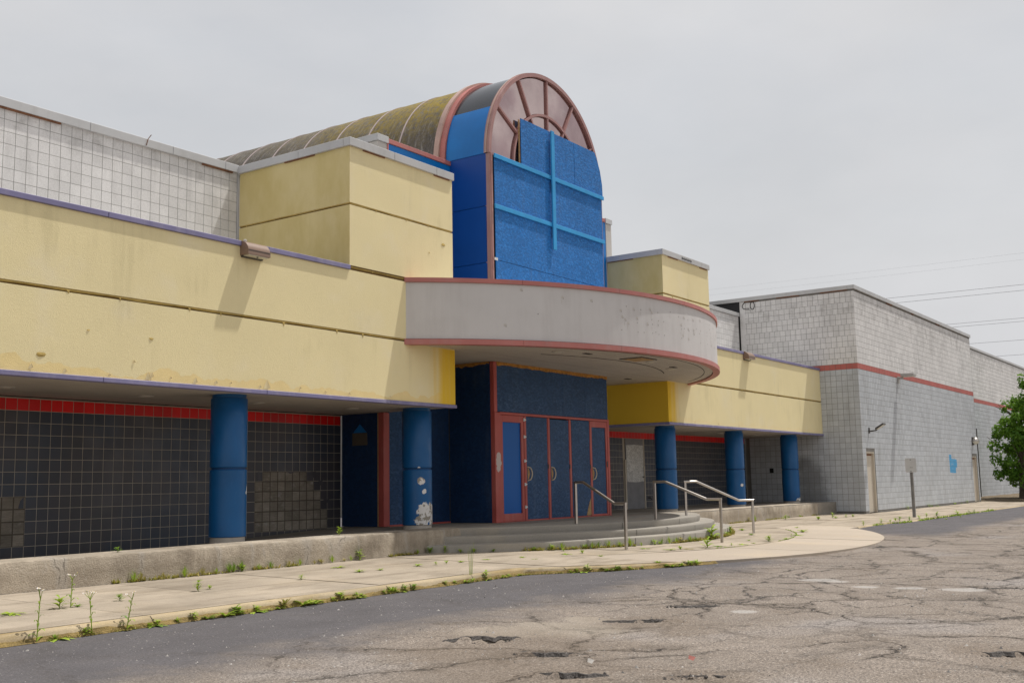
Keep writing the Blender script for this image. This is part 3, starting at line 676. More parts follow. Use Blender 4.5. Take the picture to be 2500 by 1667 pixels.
# ------------------------------------------------------------------ the two yellow wings
def wing(label, xa, xb, blockx, cols, lights, ends, cap_x):
    b = thing('building_wing', label, 'building', ((xa+xb)/2, 1.5, -.83))
    YB = 3.0
    # fascia band: two stucco panels with a groove between them
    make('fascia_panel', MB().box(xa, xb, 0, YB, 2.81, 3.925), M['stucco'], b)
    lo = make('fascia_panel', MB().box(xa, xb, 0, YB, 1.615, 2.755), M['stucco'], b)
    make('groove_back', MB().box(xa+.003, xb-.003, .03, YB, 2.755, 2.81), M['groove'], b)
    sealant(b, (max(xa, 5), -.0), (xb, -.0), 2.790, (0,-1), .020)
    seg = [xa-.02]; x = xa+1.1
    while x < xb-.6: seg.append(x); x += 3.05
    seg.append(xb+.02)
    capseg = [max(cap_x[0], s_) if s_ < cap_x[0] else s_ for s_ in seg if s_ >= cap_x[0]-3.05 and s_ <= cap_x[1]+.01]
    capseg = sorted({round(v, 3) for v in capseg} | {cap_x[1]})
    trim_run('top_trim', b, M['purple'], capseg, -.035, .30, 3.928, 4.01)
    trim_run('bottom_trim', b, M['purple'], seg, -.03, .12, 1.545, 1.612)
    if 'return' in ends:
        make('bottom_trim', MB().bbox(xa-.022, xa+.10, .122, 2.9, 1.545, 1.612, .006), M['purple'], b)
    soffit(b, xa+(.11 if 'return' in ends else .002), xb-.003, .125, YB+.045, 1.562, M['soffit'])
    for lx, ly in lights: downlight(b, lx, ly, 1.562)
    # raised stucco block
    x0, x1 = blockx
    make('bounce_roof_sheet', MB().box(*((xa, x0-.002) if 'return' not in ends else (x1+.002, xb)), .302, YB+.04, 3.926, 3.935), M['roof'], b)  # unseen sheet added on the wing to set the bounce light behind the band
    yb = YB if 'return' not in ends else 1.74
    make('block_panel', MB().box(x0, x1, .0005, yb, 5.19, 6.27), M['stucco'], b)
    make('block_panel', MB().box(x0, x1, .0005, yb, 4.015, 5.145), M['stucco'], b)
    make('groove_back', MB().box(x0+.025, x1-.025, .025, yb, 5.14, 5.195), M['groove'], b)
    make('groove_back', MB().box(x0+.02, x1-.02, .02, .3, 3.92, 4.02), M['groove'], b)
    sealant(b, (x0, 0), (x1, 0), 5.174, (0,-1), .018); sealant(b, (x0, yb), (x0, 0), 5.174, (-1,0), .010, .2); sealant(b, (x0+.02, -.0), (x1, -.0), 3.975, (0,-1), .008, .2)
    cm = M['capgrey']
    trim_run('cap_trim', b, cm, [x0-.05, x0+1.2, x1-.55, x1+.02], -.05, .12, 6.255, 6.41)
    for ya, yc in ((.122, 1.3), (1.303, yb+.01)): make('cap_trim', MB().bbox(x0-.05, x0+.12, ya, yc-.002, 6.255, 6.41, .006), cm, b)
    make('block_roof', MB().box(x0+.13, x1, .13, yb, 6.2, 6.38), cm, b)
    for a, c_ in ((x0+.35, x0+.95), (x1-.6, x1-.1)): make('wood_strip', MB().box(a, c_, -.025, .0, 6.235, 6.256), M['rustwood'], b)
    make('wood_strip', MB().box(x0-.028, x0, .9, 1.7, 6.235, 6.256), M['rustwood'], b)
    for i, (cx, lab) in enumerate(cols): column(b, cx, lab)
    return b
wl = wing('pale yellow stucco wing with purple trim, blue columns and charcoal tiles, left of the entrance', 2.0, 17.29, (14.22, 17.26),
          [(12.05, 'wide blue column standing alone before the charcoal tiles'), (16.86, 'blue column with white peeled patch at its foot, beside the steps')],
          [(8.76,1.72),(11.16,1.68),(13.49,1.6),(15.87,1.5)], (), (2.0, 14.22))
wr = wing('smaller yellow stucco wing with three blue columns, right of the entrance', 26.71, 38.96, (26.66, 29.65),
          [(27.74, 'blue column nearest the steps on the far porch'), (32.5, 'blue column with two round white scars, middle of the far porch'), (37.27, 'last blue column, next to the grey block hall')],
          [(29.5,1.6),(33.5,1.6),(36.5,1.6)], ('return',), (29.66, 38.94))
flakes(wl, [(9.3,1.63,.05),(9.95,1.63,.12),(10.0,1.66,.10),(10.35,1.66,.05),(10.8,1.63,.10),(11.2,1.64,.07),(11.5,1.66,.05),(12.25,1.63,.16),(12.1,1.63,.07),(13.0,1.67,.05),(13.6,1.63,.06),(14.2,1.64,.06),(15.3,1.64,.06),(8.6,1.63,.07),(8.1,1.65,.08),(9.7,1.85,.06)])
flakes(wr, [(28.3,1.64,.05),(29.9,1.64,.06),(31.4,1.63,.05),(34.0,1.64,.05)])
# scars in the stucco
for x, z, s_ in ((10.0,2.24,.05),(8.95,2.26,.03),(8.25,1.86,.09),(16.95,4.85,.08),(16.5,4.62,.03)):
    mb = MB(); n = 9
    ring = [(x+s_*math.cos(6.28*k/n)*random.uniform(.6,1), -.004, z+.45*s_*math.sin(6.28*k/n)*random.uniform(.6,1)) for k in range(n)]
    mb.add(ring+[(x, -.012, z-.01)], [(k, (k+1) % n, n) for k in range(n)])
    make('stucco_scar', mb, M['sealant'], wl)

# charcoal tile wall of the left wing
YT = 3.05; PX, PZ = .2003, .1972; X1 = 17.15; ZR = 1.335
tw = make('tiled_wall', MB().box(2.0, X1+.002, YT, YT+.2, -1.5, 1.61), M['grout'], wl)
tme, tpb = tile_mesh(PX-.009, PZ-.009, .0015, .001, M['tile'], 'tile')
rme, _ = tile_mesh(PX-.009, PZ-.009, .0015, .001, M['redtile'], 'red_tile')
bme, _ = tile_mesh(PX-.022, PZ-.020, .002, .001, M['bed'], 'mortar_bed')
missing = set()
def cols_between(a, b): return [k for k in range(60) if a-.01 <= X1-PX*(k+.5) <= b+.01]
for row, a, b_ in ((5,14.93,16.17),(6,14.73,16.37),(7,14.73,16.57),(8,14.73,16.57),(9,14.73,16.77),(10,14.73,16.77)):
    for k in cols_between(a, b_): missing.add((k, row))
for row in (7,8,9,10):
    for k in cols_between(9.0, 9.90): missing.add((k, row))
slots = []; rest = MB()
for k in range(46):
    x = X1-PX*(k+.5)
    inst('red_tile', rme, (x, YT, ZR+.005), tw) if x > 9.0 else None
    for row in range(0, 14):
        z = ZR-PZ*(row+1)+.005
        if (k, row) in missing: slots.append((x, z, 'bed')); continue
        slots.append((x, z, 'tile'))
slots.sort(key=lambda q: q[0]); nt = 0; bedback = MB()
for x, z, kd in slots:
    if x < 9.2 and kd == 'tile': tile_into(rest, tpb, x, YT, z); continue
    if kd == 'bed':
        bedback.box(x-PX/2, x+PX/2, YT-.0012, YT, z-.005, z-.005+PZ); inst('mortar_bed', bme, (x, YT, z+.004), tw)
    elif nt < 300: inst('tile', tme, (x, YT, z), tw); nt += 1
    else: tile_into(rest, tpb, x, YT, z)
for x, z, pts_ in ((14.83,.17,((0,0),(.09,0),(.06,.1),(.08,.17),(0,.18))),(16.25,.16,((.02,.19),(.17,.19),(.17,0),(.10,.06))),(16.43,-.03,((.06,.19),(.18,.19),(.18,0),(.13,.08),(.09,.12))),(16.62,-.42,((.0,.18),(.1,.16),(.18,.04),(.18,.19))),(15.6,.35,((0,0),(.2,0),(.16,-.03),(.08,-.045),(.03,-.02))),(9.72,-.23,((.1,0),(.19,0),(.19,.18),(.13,.12))),(9.33,-.05,((0,0),(.18,0),(.14,-.035),(.05,-.02)))):
    make('broken_tile', MB().prism([(x+a, z+b_) for a, b_ in pts_], YT-.004, YT-.0005, 'y'), M['tile'], tw)
make('far_tiles', rest, M['tile'], tw, fix=False, kind='stuff'); make('bed_joints', bedback, M['bedjoint'], tw, kind='stuff')
# sealed side door beyond the tiles, red post, navy panels
make('navy_panel', MB().bbox(17.17, 17.24, 2.0, 3.03, -.82, 1.56, .004), M['navywall'], wl)
make('panel_frame', MB().box(17.165, 17.25, 1.96, 2.0, -.82, 1.56), M['osbraw'], wl)
make('red_post', MB().bbox(17.14, 17.28, 1.80, 1.955, -.82, 1.56, .01).bbox(17.20, 17.36, 1.83, 1.93, -.82, 1.555, .01), M['red'], wl)
make('navy_panel', MB().bbox(17.37, 18.40, 1.86, 1.92, -.80, 2.70, .004), M['navyboard'], wl)
make('navy_panel', MB().bbox(18.41, 19.43, 1.87, 1.93, -.80, 2.70, .004), M['navywall'], wl)
make('red_sill', MB().box(17.37, 19.43, 1.845, 1.86, -.826, -.79), M['red'], wl)
make('notice_board', MB().prism([(2.28,.89),(2.71,.885),(2.71,1.155),(2.29,1.15)], 17.155, 17.168, 'x'), M['bedjoint'], wl)
make('notice_mark', MB().prism([(2.30,1.155),(2.69,1.16),(2.50,1.34)], 17.16, 17.169, 'x'), M['sheetlight'], wl)
make('eave_gap', MB().box(9.0, 17.2, 2.98, 3.03, 1.548, 1.575), M['soffitdark'], wl)

# grey block parapet behind the left band
pw = make('block_wall', MB().box(2.0, 14.25, YT, YT+.25, 3.6, 6.30), M['blockjoint'], wl)
kme, kpb = tile_mesh(.1955, .196, .005, .002, M['block'], 'block')
nb = 0; restb = MB()
for r_ in range(12):
    for k in range(60):
        x = 14.19-.2032*(k+.5); z = 6.29-.2032*(r_+1)
        if x < 2.2 or z < 3.6: continue
        if x > 9.2 and z > 4.5: inst('block', kme, (x, YT, z), pw); nb += 1
        else: tile_into(restb, kpb, x, YT, z)
make('hidden_blocks', restb, M['block'], pw, fix=False, kind='stuff')
make('corner_strip', MB().box(14.195, 14.222, YT-.03, YT, 4.0, 6.30), M['capgrey'], pw)
trim_run('cap_trim', pw, M['capgrey'], [2.0, 5.0, 8.0, 10.85, 12.6, 13.85, 14.19], YT-.06, YT+.24, 6.275, 6.43)
for a, c_ in ((9.2, 10.3), (13.3, 14.05)): make('wood_strip', MB().box(a, c_, YT-.045, YT-.013, 6.245, 6.274), M['rustwood'], pw)
make('bent_flashing', MB().tube([(12.0, YT-.065, 6.30), (12.02, YT-.08, 6.42), (12.06, YT-.12, 6.50)], .008, 5), M['rustwood'], pw)

# far porch back wall of the right wing
tw2 = make('tiled_wall', MB().box(24.4, 38.96, YT, YT+.2, -1.0, 1.61), M['grout'], wr)
far = MB(); k = 0
x = 38.85
while x > 24.5:
    inst('red_tile', rme, (x, YT, 1.365), tw2) if x > 27.9 else None
    for row in range(12):
        z = 1.37-PZ*(row+1)
        if 29.58 < x < 30.86 and z < 1.35: continue
        tile_into(far, tpb, x, YT, z)
    x -= PX
make('far_tiles', far, M['tile'], tw2, fix=False, kind='stuff')
dr = make('service_door', MB().bbox(29.66, 30.80, 3.02, 3.05, -.82, 1.35, .004), M['greydoor'], wr, label='grey board over the service door, half painted pale')
make('pale_paint', MB().prism([(29.70,.02),(30.3,-.0),(30.77,.03),(30.77,1.15),(30.2,1.17),(29.70,1.15)], 3.012, 3.0195, 'y'), M['buffed'], dr)
make('door_frame', MB().box(29.58, 29.655, 3.0, 3.05, -.82, .70).box(30.805, 30.86, 3.0, 3.05, -.82, .5), M['door'], dr)
make('handle', MB().tube([(30.72,3.0,.15),(30.72,2.95,.17),(30.60,2.95,.17)], .012, 6), M['darkmetal'], dr)
make('water_tap', MB().tube([(31.1,3.04,-.5),(31.1,2.95,-.5),(31.1,2.93,-.56)], .02, 8).box(31.04,31.16,2.98,3.0,-.47,-.45), M['darkmetal'], wr)
pw2 = make('block_wall', MB().box(29.6, 38.96, YT, YT+.25, 3.6, 6.27), M['blockjoint'], wr)
nb2 = 0; rb = MB()
for r_ in range(12):
    for k in range(46):
        x = 38.9-.2032*(k+.5); z = 6.24-.2032*(r_+1)
        if x > 33 and z > 4.3: inst('block', kme, (x, YT, z), pw2)
        else: tile_into(rb, kpb, x, YT, z)
make('hidden_blocks', rb, M['block'], pw2, fix=False, kind='stuff')
trim_run('cap_trim', pw2, M['capgrey'], [29.65, 32.0, 35.05, 38.93], YT-.06, YT+.24, 6.24, 6.38)
mb = MB()
for k in range(10):                       # scribble on the block's cap
    x = 27.8+.065*k; mb.tube([(x, -.054, 6.29+.02*(k % 3)), (x+.02, -.054, 6.36-.015*(k % 2)), (x+.045, -.054, 6.30)], .006, 4)
make('graffiti_tag', mb, M['ink'], wr)
# ------------------------------------------------------------------ entrance tower, vault and canopy
TX0, TX1, TY = 19.44, 24.48, .65; TR = 2.52; TZ = 7.53; TB = 1.86
ent = thing('entrance_pavilion', 'boarded blue entrance tower with arched top, barrel vault and round canopy', 'building', (XC, 1.0, -.826))
def shell(r0, r1, y0, y1, a0, a1, n=48, cx=XC, cz=TZ):
    """curved plate round the vault axis between two angles (degrees, 0 = right, 180 = left)"""
    mb = MB(); vs = []
    for i in range(n+1):
        a = R(a0+(a1-a0)*i/n); c, s_ = math.cos(a), math.sin(a)
        for r, y in ((r0, y0), (r1, y0), (r1, y1), (r0, y1)): vs.append((cx+r*c, y, cz+r*s_))
    mb.v = vs
    for i in range(n):
        for k in range(4): mb.f.append((i*4+k, (i+1)*4+k, (i+1)*4+(k+1) % 4, i*4+(k+1) % 4))
    mb.f += [(0,1,2,3), (n*4+3, n*4+2, n*4+1, n*4)]
    return mb
# core behind the sheets so no light leaks through
make('tower_core', MB().box(TX0+.06, TX1-.06, TY+.12, TB+.2, -.826, TZ), M['soffitdark'], ent)
# side sheets
for s_ in (0, 1):
    x0, x1 = (TX0, TX0+.05) if s_ == 0 else (TX1-.05, TX1)
    for za, zb in ((3.9, 4.98), (4.99, 6.29), (6.30, 7.53)):
        make('side_sheet', MB().bbox(x0, x1, TY+.06, TB, za, zb, .004), M['sheetblue'], ent)
    make('side_sheet', MB().bbox(x0, x1, TY+.06, TB, -.82, 2.72, .004), M['navywall'], ent)
    a0, a1 = (180, 151.5) if s_ == 0 else (0, 28.5)
    make('curved_sheet', shell(TR-.05, TR+.004, TY+.10, TB, a0, a1, 16), M['sheetlight'], ent, smooth=35)
make('curved_pane', shell(TR-.05, TR-.012, TY+.10, TB, 28.6, 151.4, 40), M['glassgrey'], ent, smooth=35)
# arch frame: outer rim, inner ring, mullions, panes
make('arch_rim', shell(TR-.075, TR+.02, TY-.05, TY+.10, 0, 180, 72), M['pink'], ent, smooth=35)
make('arch_rim', shell(TR-.05, TR+.035, TY+.02, TY+.06, 0, 180, 72), M['rim'], ent, smooth=35)
for x0 in (TX0, TX1-.115): make('jamb', MB().bbox(x0, x0+.115, TY-.05, TY+.10, 3.9, TZ, .008).bbox(x0+.03, x0+.085, TY-.062, TY-.04, 3.9, TZ, .004), M['pink'], ent)
make('inner_ring', shell(1.48, 1.54, TY-.04, TY+.05, 0, 180, 48), M['pink'], ent, smooth=35)
for a in (0, 30, 60, 90, 120, 150, 180):
    c, s_ = math.cos(R(a)), math.sin(R(a)); t = (-s_*.025, c*.025)
    mb = MB(); p = [(XC+c*.2, TZ+s_*.2), (XC+c*(TR-.08), TZ+s_*(TR-.08))]
    mb.prism([(p[0][0]-t[0], p[0][1]-t[1]), (p[1][0]-t[0], p[1][1]-t[1]), (p[1][0]+t[0], p[1][1]+t[1]), (p[0][0]+t[0], p[0][1]+t[1])], TY-.035, TY+.055, 'y')
    make('mullion', mb, M['pink'], ent)
for a in range(0, 180, 30):
    for r0, r1 in ((.2, 1.47), (1.55, TR-.10)):
        aa, ab = R(a), R(a+30); n = 8
        pts = [(XC+r1*math.cos(aa+(ab-aa)*i/n), TZ+r1*math.sin(aa+(ab-aa)*i/n)) for i in range(n+1)] + [(XC+r0*math.cos(ab-(ab-aa)*i/n), TZ+r0*math.sin(ab-(ab-aa)*i/n)) for i in range(n+1)]
        tilt = random.uniform(-.006, .006)
        make('pane', MB().prism(pts, TY+.02+tilt, TY+.035+tilt, 'y'), M['glassdim' if a == 0 and r0 > 1 else 'glass'], ent)
# boards over the front
def bd(x0, x1, z0, z1, dy=0., m_='board'):
    make('board', MB().bbox(x0+.004, x1-.004, TY-.075-dy, TY-.055-dy, z0+.004, z1-.004, .003), M[m_], ent)
XM = 21.97
for z0, z1 in ((3.9, 5.045), (5.05, 6.275), (6.28, 7.50)):
    bd(TX0+.13, XM, z0, z1, random.uniform(0, .006)); bd(XM, TX1-.06, z0, z1, random.uniform(0, .006))
bd(20.66, 23.06, 7.505, 8.66, .012)
make('board', MB().prism([(23.07,7.508),(24.47,7.508),(24.45,7.85),(24.36,8.20),(24.20,8.52),(24.10,8.655),(23.07,8.655)], TY-.085, TY-.066, 'y'), M['board'], ent)
make('board_edge', MB().box(20.615, 20.662, TY-.06, TY-.04, 7.51, 8.62), M['osbraw'], ent)
for z in (7.42, 6.235): make('batten', MB().bbox(TX0+.09, TX1-.02, TY-.125, TY-.09, z, z+.10, .006), M['batten'], ent)
make('batten', MB().bbox(XM-.085, XM+.055, TY-.165, TY-.128, 5.66, 8.66, .006), M['batten'], ent)
make('bracket', MB().box(19.50, 19.62, TY-.10, TY-.085, 5.03, 5.09), M['hinge'], ent)
# barrel vault behind
v = make('vault', shell(TR-.12, TR+.03, TB+.30, 14.0, -12, 192, 96), M['vault'], ent, smooth=35)
make('vault_rib', shell(TR-.02, TR+.05, TB+.01, TB+.16, -4, 184, 72), M['redtrim'], v, smooth=35)
make('vault_rib', shell(TR-.02, TR+.10, TB+.165, TB+.31, -4, 184, 72), M['rim'], v, smooth=35)
y = 3.38
while y < 13.9:
    make('vault_rib', shell(TR-.0, TR+.045, y-.02, y+.02, -8, 188, 60), M['rib'], v, smooth=35); y += 1.205
# second tier the vault sits on
x0, x1, y0, zt = 16.92, 26.96, 1.76, 7.50
make('tier_core', MB().box(x0+.05, x1-.05, y0+.05, 14.0, 3.9, zt-.02), M['beige'], ent)
for a, b_ in ((x0+.32, TX0), (TX1, x1-.32)):
    make('tier_sheet', MB().bbox(a+.002, b_-.002, y0, y0+.04, 3.9, zt-.085, .004), M['sheetlight'], ent)
    make('tier_trim', MB().bbox(a+.002, b_-.002, y0-.03, y0+.04, zt-.08, zt+.02, .006), M['redtrim'], ent)
for a in (x0, x1-.32): make('tier_post', MB().bbox(a, a+.318, y0-.01, y0+.3, 3.9, zt-.10, .006), M['beige'], ent)
for a in (x0, x1-.32): make('tier_cap', MB().bbox(a-.04, a+.33, y0-.045, y0+1.2, zt-.095, zt+.05, .006).bbox(a-.04, a+.2, y0+1.205, 13.9, zt-.095, zt+.05, .006), M['capgrey'], ent)
make('tier_trim', MB().bbox(x0+.30, x0+.335, y0-.035, y0-.012, 6.4, zt-.09, .004), M['redtrim'], ent)
# canopy
can = thing_part('canopy', ent, (XC, 0, 2.7)); can['label'] = 'pale grey curved canopy with faded red edges'
def ringplate(r0, r1, z0, z1, ylim=.0, n=90, yback=None):
    pts = arcpts(r1, ylim, n); mb = MB(); inn = [(XC+(x-XC)*r0/r1, CY+(y-CY)*r0/r1) for x, y in pts]
    for P_, z in ((pts, z0), (pts, z1), (inn, z1), (inn, z0)): mb.v += [(x, y, z) for x, y in P_]
    for i in range(n-1):
        for k in range(4): a, b_ = k*n, ((k+1) % 4)*n; mb.f.append((a+i, a+i+1, b_+i+1, b_+i))
    mb.f += [(0, n, 2*n, 3*n), (4*n-1, 3*n-1, 2*n-1, n-1)]
    return mb
make('fascia', ringplate(RC-.15, RC, 2.815, 3.915), M['fascia'], can, smooth=35)
pt = arcpts(RC+.03, -.002, 8)
def trims(z0, z1, r, nm):
    h = math.asin(math.sqrt(r*r-CY*CY)/r); seg = 6
    for i in range(seg):
        a0, a1 = -h+2*h*i/seg+.0004, -h+2*h*(i+1)/seg-.0004; n = 20; mb = MB()
        for rr, z in ((r, z0), (r+.0, z1), (r-.17, z1), (r-.17, z0)): mb.v += [(XC+rr*math.sin(a0+(a1-a0)*k/n), CY-rr*math.cos(a0+(a1-a0)*k/n), z) for k in range(n+1)]
        q = n+1
        for k in range(n):
            for j in range(4): a, b_ = j*q, ((j+1) % 4)*q; mb.f.append((a+k, a+k+1, b_+k+1, b_+k))
        mb.f += [(0, q, 2*q, 3*q), (4*q-1, 3*q-1, 2*q-1, q-1)]
        make(nm, mb, M['redtrim'], can, smooth=35)
trims(3.918, 4.005, RC+.035, 'top_trim'); trims(2.70, 2.805, RC+.045, 'bottom_trim')
make('trim_gap', ringplate(RC-.1, RC+.008, 2.803, 2.816), M['soffitdark'], can, smooth=35)
pts = arcpts(RC-.10, -.0, 60)
make('canopy_roof', MB().prism(pts, 3.80, 3.86, 'z').box(17.3, 26.7, .0, 1.8, 3.80, 3.855), M['roof'], can)
# soffit of the canopy in narrow boards
mb = MB(); y = -2.86
while y < 1.90:
    ym = min(y+.096, 1.90); yy = y if y < 0 else 0
    if y < 0:
        h0 = math.sqrt(max(0, (RC-.13)**2-(CY-y)**2)); h1 = math.sqrt(max(0, (RC-.13)**2-(CY-ym)**2))
        if h0 > .1: mb.add([(XC-h0,y,2.735),(XC+h0,y,2.735),(XC+h1,ym,2.735),(XC-h1,ym,2.735)], [(0,1,2,3)])
    else: mb.box(17.292, 26.708, y, ym, 2.735, 2.745)
    y += .102
make('canopy_soffit', mb, M['canopy_soffit'], can, kind='stuff')
make('soffit_back', MB().prism(arcpts(RC-.11, 0., 60), 2.75, 2.79, 'z').box(17.291, 26.709, .0, 1.9, 2.75, 2.79), M['soffitdark'], can)
make('soffit_joint', ringplate(6.70, 6.725, 2.728, 2.736, -.9), M['soffitdark'], can); make('soffit_joint', ringplate(7.72, 7.735, 2.728, 2.736, -.3), M['soffitdark'], can)
hb = make('soffit_hatch', MB().bbox(21.15, 21.75, -2.2, -1.72, 2.715, 2.733, .003), M['osbraw'], can); make('hatch_rim', MB().box(21.10, 21.14, -2.25, -1.67, 2.718, 2.734).box(21.14, 21.80, -2.25, -2.21, 2.718, 2.734), M['darkmetal'], hb)
for x, y in ((19.0,-1.4), (23.9,-1.55), (22.1,-1.95)): downlight(can, x, y, 2.73)
for x, y in ((19.75,-1.66), (23.6,-1.75), (25.4,.5)): make('vent', MB().box(x-.13, x+.13, y-.05, y+.05, 2.724, 2.734), M['soffitdark'], can)
# marks where letters hung
LET = [[-16.4,3.56],[-15.2,3.66],[-13.6,3.62],[-12.0,3.63],[-9.8,3.67],[-9.4,3.61],[-7.8,3.63],[-4.3,3.69],[-16.1,3.43],[-15.5,3.38],[-14.9,3.31],[-12.9,3.44],[-12.9,3.34],[-10.5,3.35],[-9.4,3.45],[-9.3,3.35],[-7.7,3.45],[-7.8,3.35],[-6.3,3.45],[-16.3,3.15],[-12.8,3.14],[-11.4,3.15],[-9.3,3.16],[-8.5,3.19],[-7.7,3.15],[-6.2,3.15],[-1.7,3.63],[0.1,3.64],[1.6,3.61],[3.7,3.64],[6.9,3.69],[-0.9,3.46],[-0.9,3.36],[0.1,3.39],[1.6,3.4],[1.9,3.36],[3.8,3.41],[3.9,3.33],[5.1,3.46],[6.4,3.37],[7.0,3.44],[-0.4,3.23],[-0.9,3.16],[1.6,3.18],[12.8,3.68],[12.8,3.57],[10.8,3.47],[10.7,3.38],[13.8,3.4],[17.2,3.51],[17.3,3.41],[6.9,3.16],[10.8,3.19],[13.9,3.21],[17.1,3.21],[15.6,3.65],[13.8,3.5],[19.8,3.55],[-33.5,3.82],[-36,3.1],[-27,3.72],[-31,3.35],[-22,3.7]]
hm, pm = MB(), MB()
def mark(m_, a, z, w_, h_, o_=.003):
    n = 7; cs = []
    for k in range(n):
        aa = R(a)+w_*math.cos(6.2832*k/n)/RC; rr = RC+o_
        cs.append((XC+rr*math.sin(aa), CY-rr*math.cos(aa), z+h_*math.sin(6.2832*k/n)))
    m_.add(cs, [tuple(range(n))])
for a, z in LET:
    if random.random() < .6: mark(hm, a, z, .013, .012)
    else:
        mark(pm, a, z, .034, .03); mark(hm, a+.12, z-.025, .012, .008, .005)
    if random.random() < .15: mark(pm, a-.15, z-.09, .006, .05, .002)
make('letter_holes', hm, M['hole'], can, kind='stuff'); make('letter_putty', pm, M['beige'], can, kind='stuff')

# doors under the canopy
DY = TY
make('jamb', MB().bbox(19.45, 19.66, DY-.06, DY+.06, -.82, 1.60, .008).bbox(19.45, 19.57, DY-.05, DY+.06, 1.60, 2.73, .008), M['red'], ent)
make('jamb', MB().bbox(24.40, 24.50, DY-.05, DY+.06, -.82, 1.62, .008), M['red'], ent)
make('head_rail', MB().bbox(19.66, 24.40, DY-.05, DY+.06, 1.555, 1.615, .008), M['red'], ent)
for a, b_ in ((19.58, 22.3), (22.305, 23.35), (23.355, 24.46)):
    make('transom_board', MB().bbox(a, b_, DY-.035, DY-.01, 1.62, 2.69, .003), M['navyboard'], ent)
def ragged(x0, x1, y, zt, zb, amp):
    n = int((x1-x0)/.03); top = [(x0+(x1-x0)*i/n, zt) for i in range(n+1)]
    bot = [(x0+(x1-x0)*i/n, zb+amp*(mnoise.noise(Vector((i*.11, y, 2)))+.5*mnoise.noise(Vector((i*.41, y, 5))))) for i in range(n, -1, -1)]
    return MB().prism(top+bot, y, y+.012, 'y')
make('raw_edge', ragged(19.58, 24.46, DY-.05, 2.732, 2.655, .025), M['orange'], ent)
mb = ragged(.72, 1.84, TX0-.012, 2.732, 2.66, .05); mb.v = [(y_, x_, z_) for x_, y_, z_ in mb.v]
make('raw_edge', mb, M['orange'], ent)
def cpull(parent, x, z0, z1):
    n = 12; path = [(x, DY-.03, z0)]+[(x+.105*math.sin(math.pi*i/n)**.8, DY-.095, z0+(z1-z0)*i/n) for i in range(1, n)]+[(x, DY-.03, z1)]
    make('handle', MB().tube(path, .014, 8), M['handle'], parent, smooth=60)
def cut(parent, x, z0, z1, w_=.085):
    n = 12; mb = MB().prism([(x-.005, z0), (x-.005, z1)]+[(x+w_*math.sin(math.pi*(1-i/n)), z0+(z1-z0)*(1-i/n)) for i in range(1, n)], DY-.048, DY-.0415, 'y')
    make('raw_cut', mb, M['osbraw'], parent)
def stile(parent, x0, x1, z0, z1, y0=-.045, y1=.05): make('stile', MB().bbox(x0, x1, DY+y0, DY+y1, z0, z1, .006), M['red'], parent)
# first door: red frame, glossy blue panel
d1 = make('door', MB().bbox(19.665, 19.775, DY-.04, DY+.03, -.81, 1.55, .006), M['red'], ent, label='door with a glossy blue panel in a wide red frame')
stile(d1, 20.50, 20.60, -.81, 1.55, -.04); stile(d1, 19.776, 20.499, 1.395, 1.55, -.04); stile(d1, 19.776, 20.499, -.81, -.64, -.04)
make('panel', MB().box(19.776, 20.499, DY-.005, DY+.02, -.64, 1.395), M['doorblue'], d1)
for z in (1.47, 1.08, .53, .0, -.51):
    make('hinge', MB().box(20.58, 20.615, DY-.062, DY-.046, z-.035, z+.035).prism([(20.615,z-.03),(20.615,z+.03),(20.68,z+.008),(20.68,z-.008)], DY-.06, DY-.052, 'y'), M['hinge'], d1)
# three boarded leaves between thin red posts
for i, (a, b_) in enumerate(((20.72, 21.575), (21.715, 22.525), (22.665, 23.49))):
    lab = ('boarded door next to the glossy blue one, with cream pull', 'middle boarded door with cream pull', 'boarded door with its pull missing and raw wood showing')[i]
    d = make('door', MB().bbox(a-.115, a-.03, DY-.05, DY+.05, -.81, 1.55, .006), M['red'], ent, label=lab)
    make('panel', MB().bbox(a-.02, b_, DY-.04-.006*i, DY-.015, -.79, 1.545-.02*(i == 1), .003), M['navyboard'], d)
    stile(d, b_+.005, b_+.03, -.81, 1.55, -.035, .03)
    make('door_sweep', MB().box(a-.02, b_, DY-.03, DY+.0, -.815, -.792), M['red'], d)
    if i < 2: cut(d, a+.005, .09, .40); cpull(d, a+.01, .08, .40)
    else:
        cut(d, a+.0, .06, .46, .06)
        make('raw_cut', MB().prism([(23.26,-.785),(23.48,-.785),(23.485,-.36),(23.42,-.45),(23.34,-.6)], DY-.058, DY-.0535, 'y'), M['osbraw'], d)
    make('latch', MB().box(b_+.0, b_+.03, DY-.06, DY-.05, .36, .46), M['darkmetal'], d)
d5 = make('door', MB().bbox(23.525, 23.62, DY-.045, DY+.05, -.81, 1.55, .006), M['red'], ent, label='last door, navy board in a red frame, with cream pull')
stile(d5, 24.32, 24.395, -.81, 1.55, -.04); stile(d5, 23.621, 24.319, 1.40, 1.55, -.04); stile(d5, 23.621, 24.319, -.81, -.77, -.04)
make('panel', MB().bbox(23.625, 24.315, DY-.02, DY+.01, -.77, 1.398, .003), M['navyboard'], d5)
cut(d5, 23.615, .08, .39); cpull(d5, 23.62, .08, .39); make('latch', MB().box(24.34, 24.37, DY-.055, DY-.041, .40, .55), M['darkmetal'], d5)
make('threshold', MB().box(19.45, 24.5, DY-.055, DY+.05, -.8255, -.812), M['red'], ent)
make('side_return', MB().box(24.50, 24.53, TY+.02, TY+.5, -.82, 2.72), M['navywall'], ent)

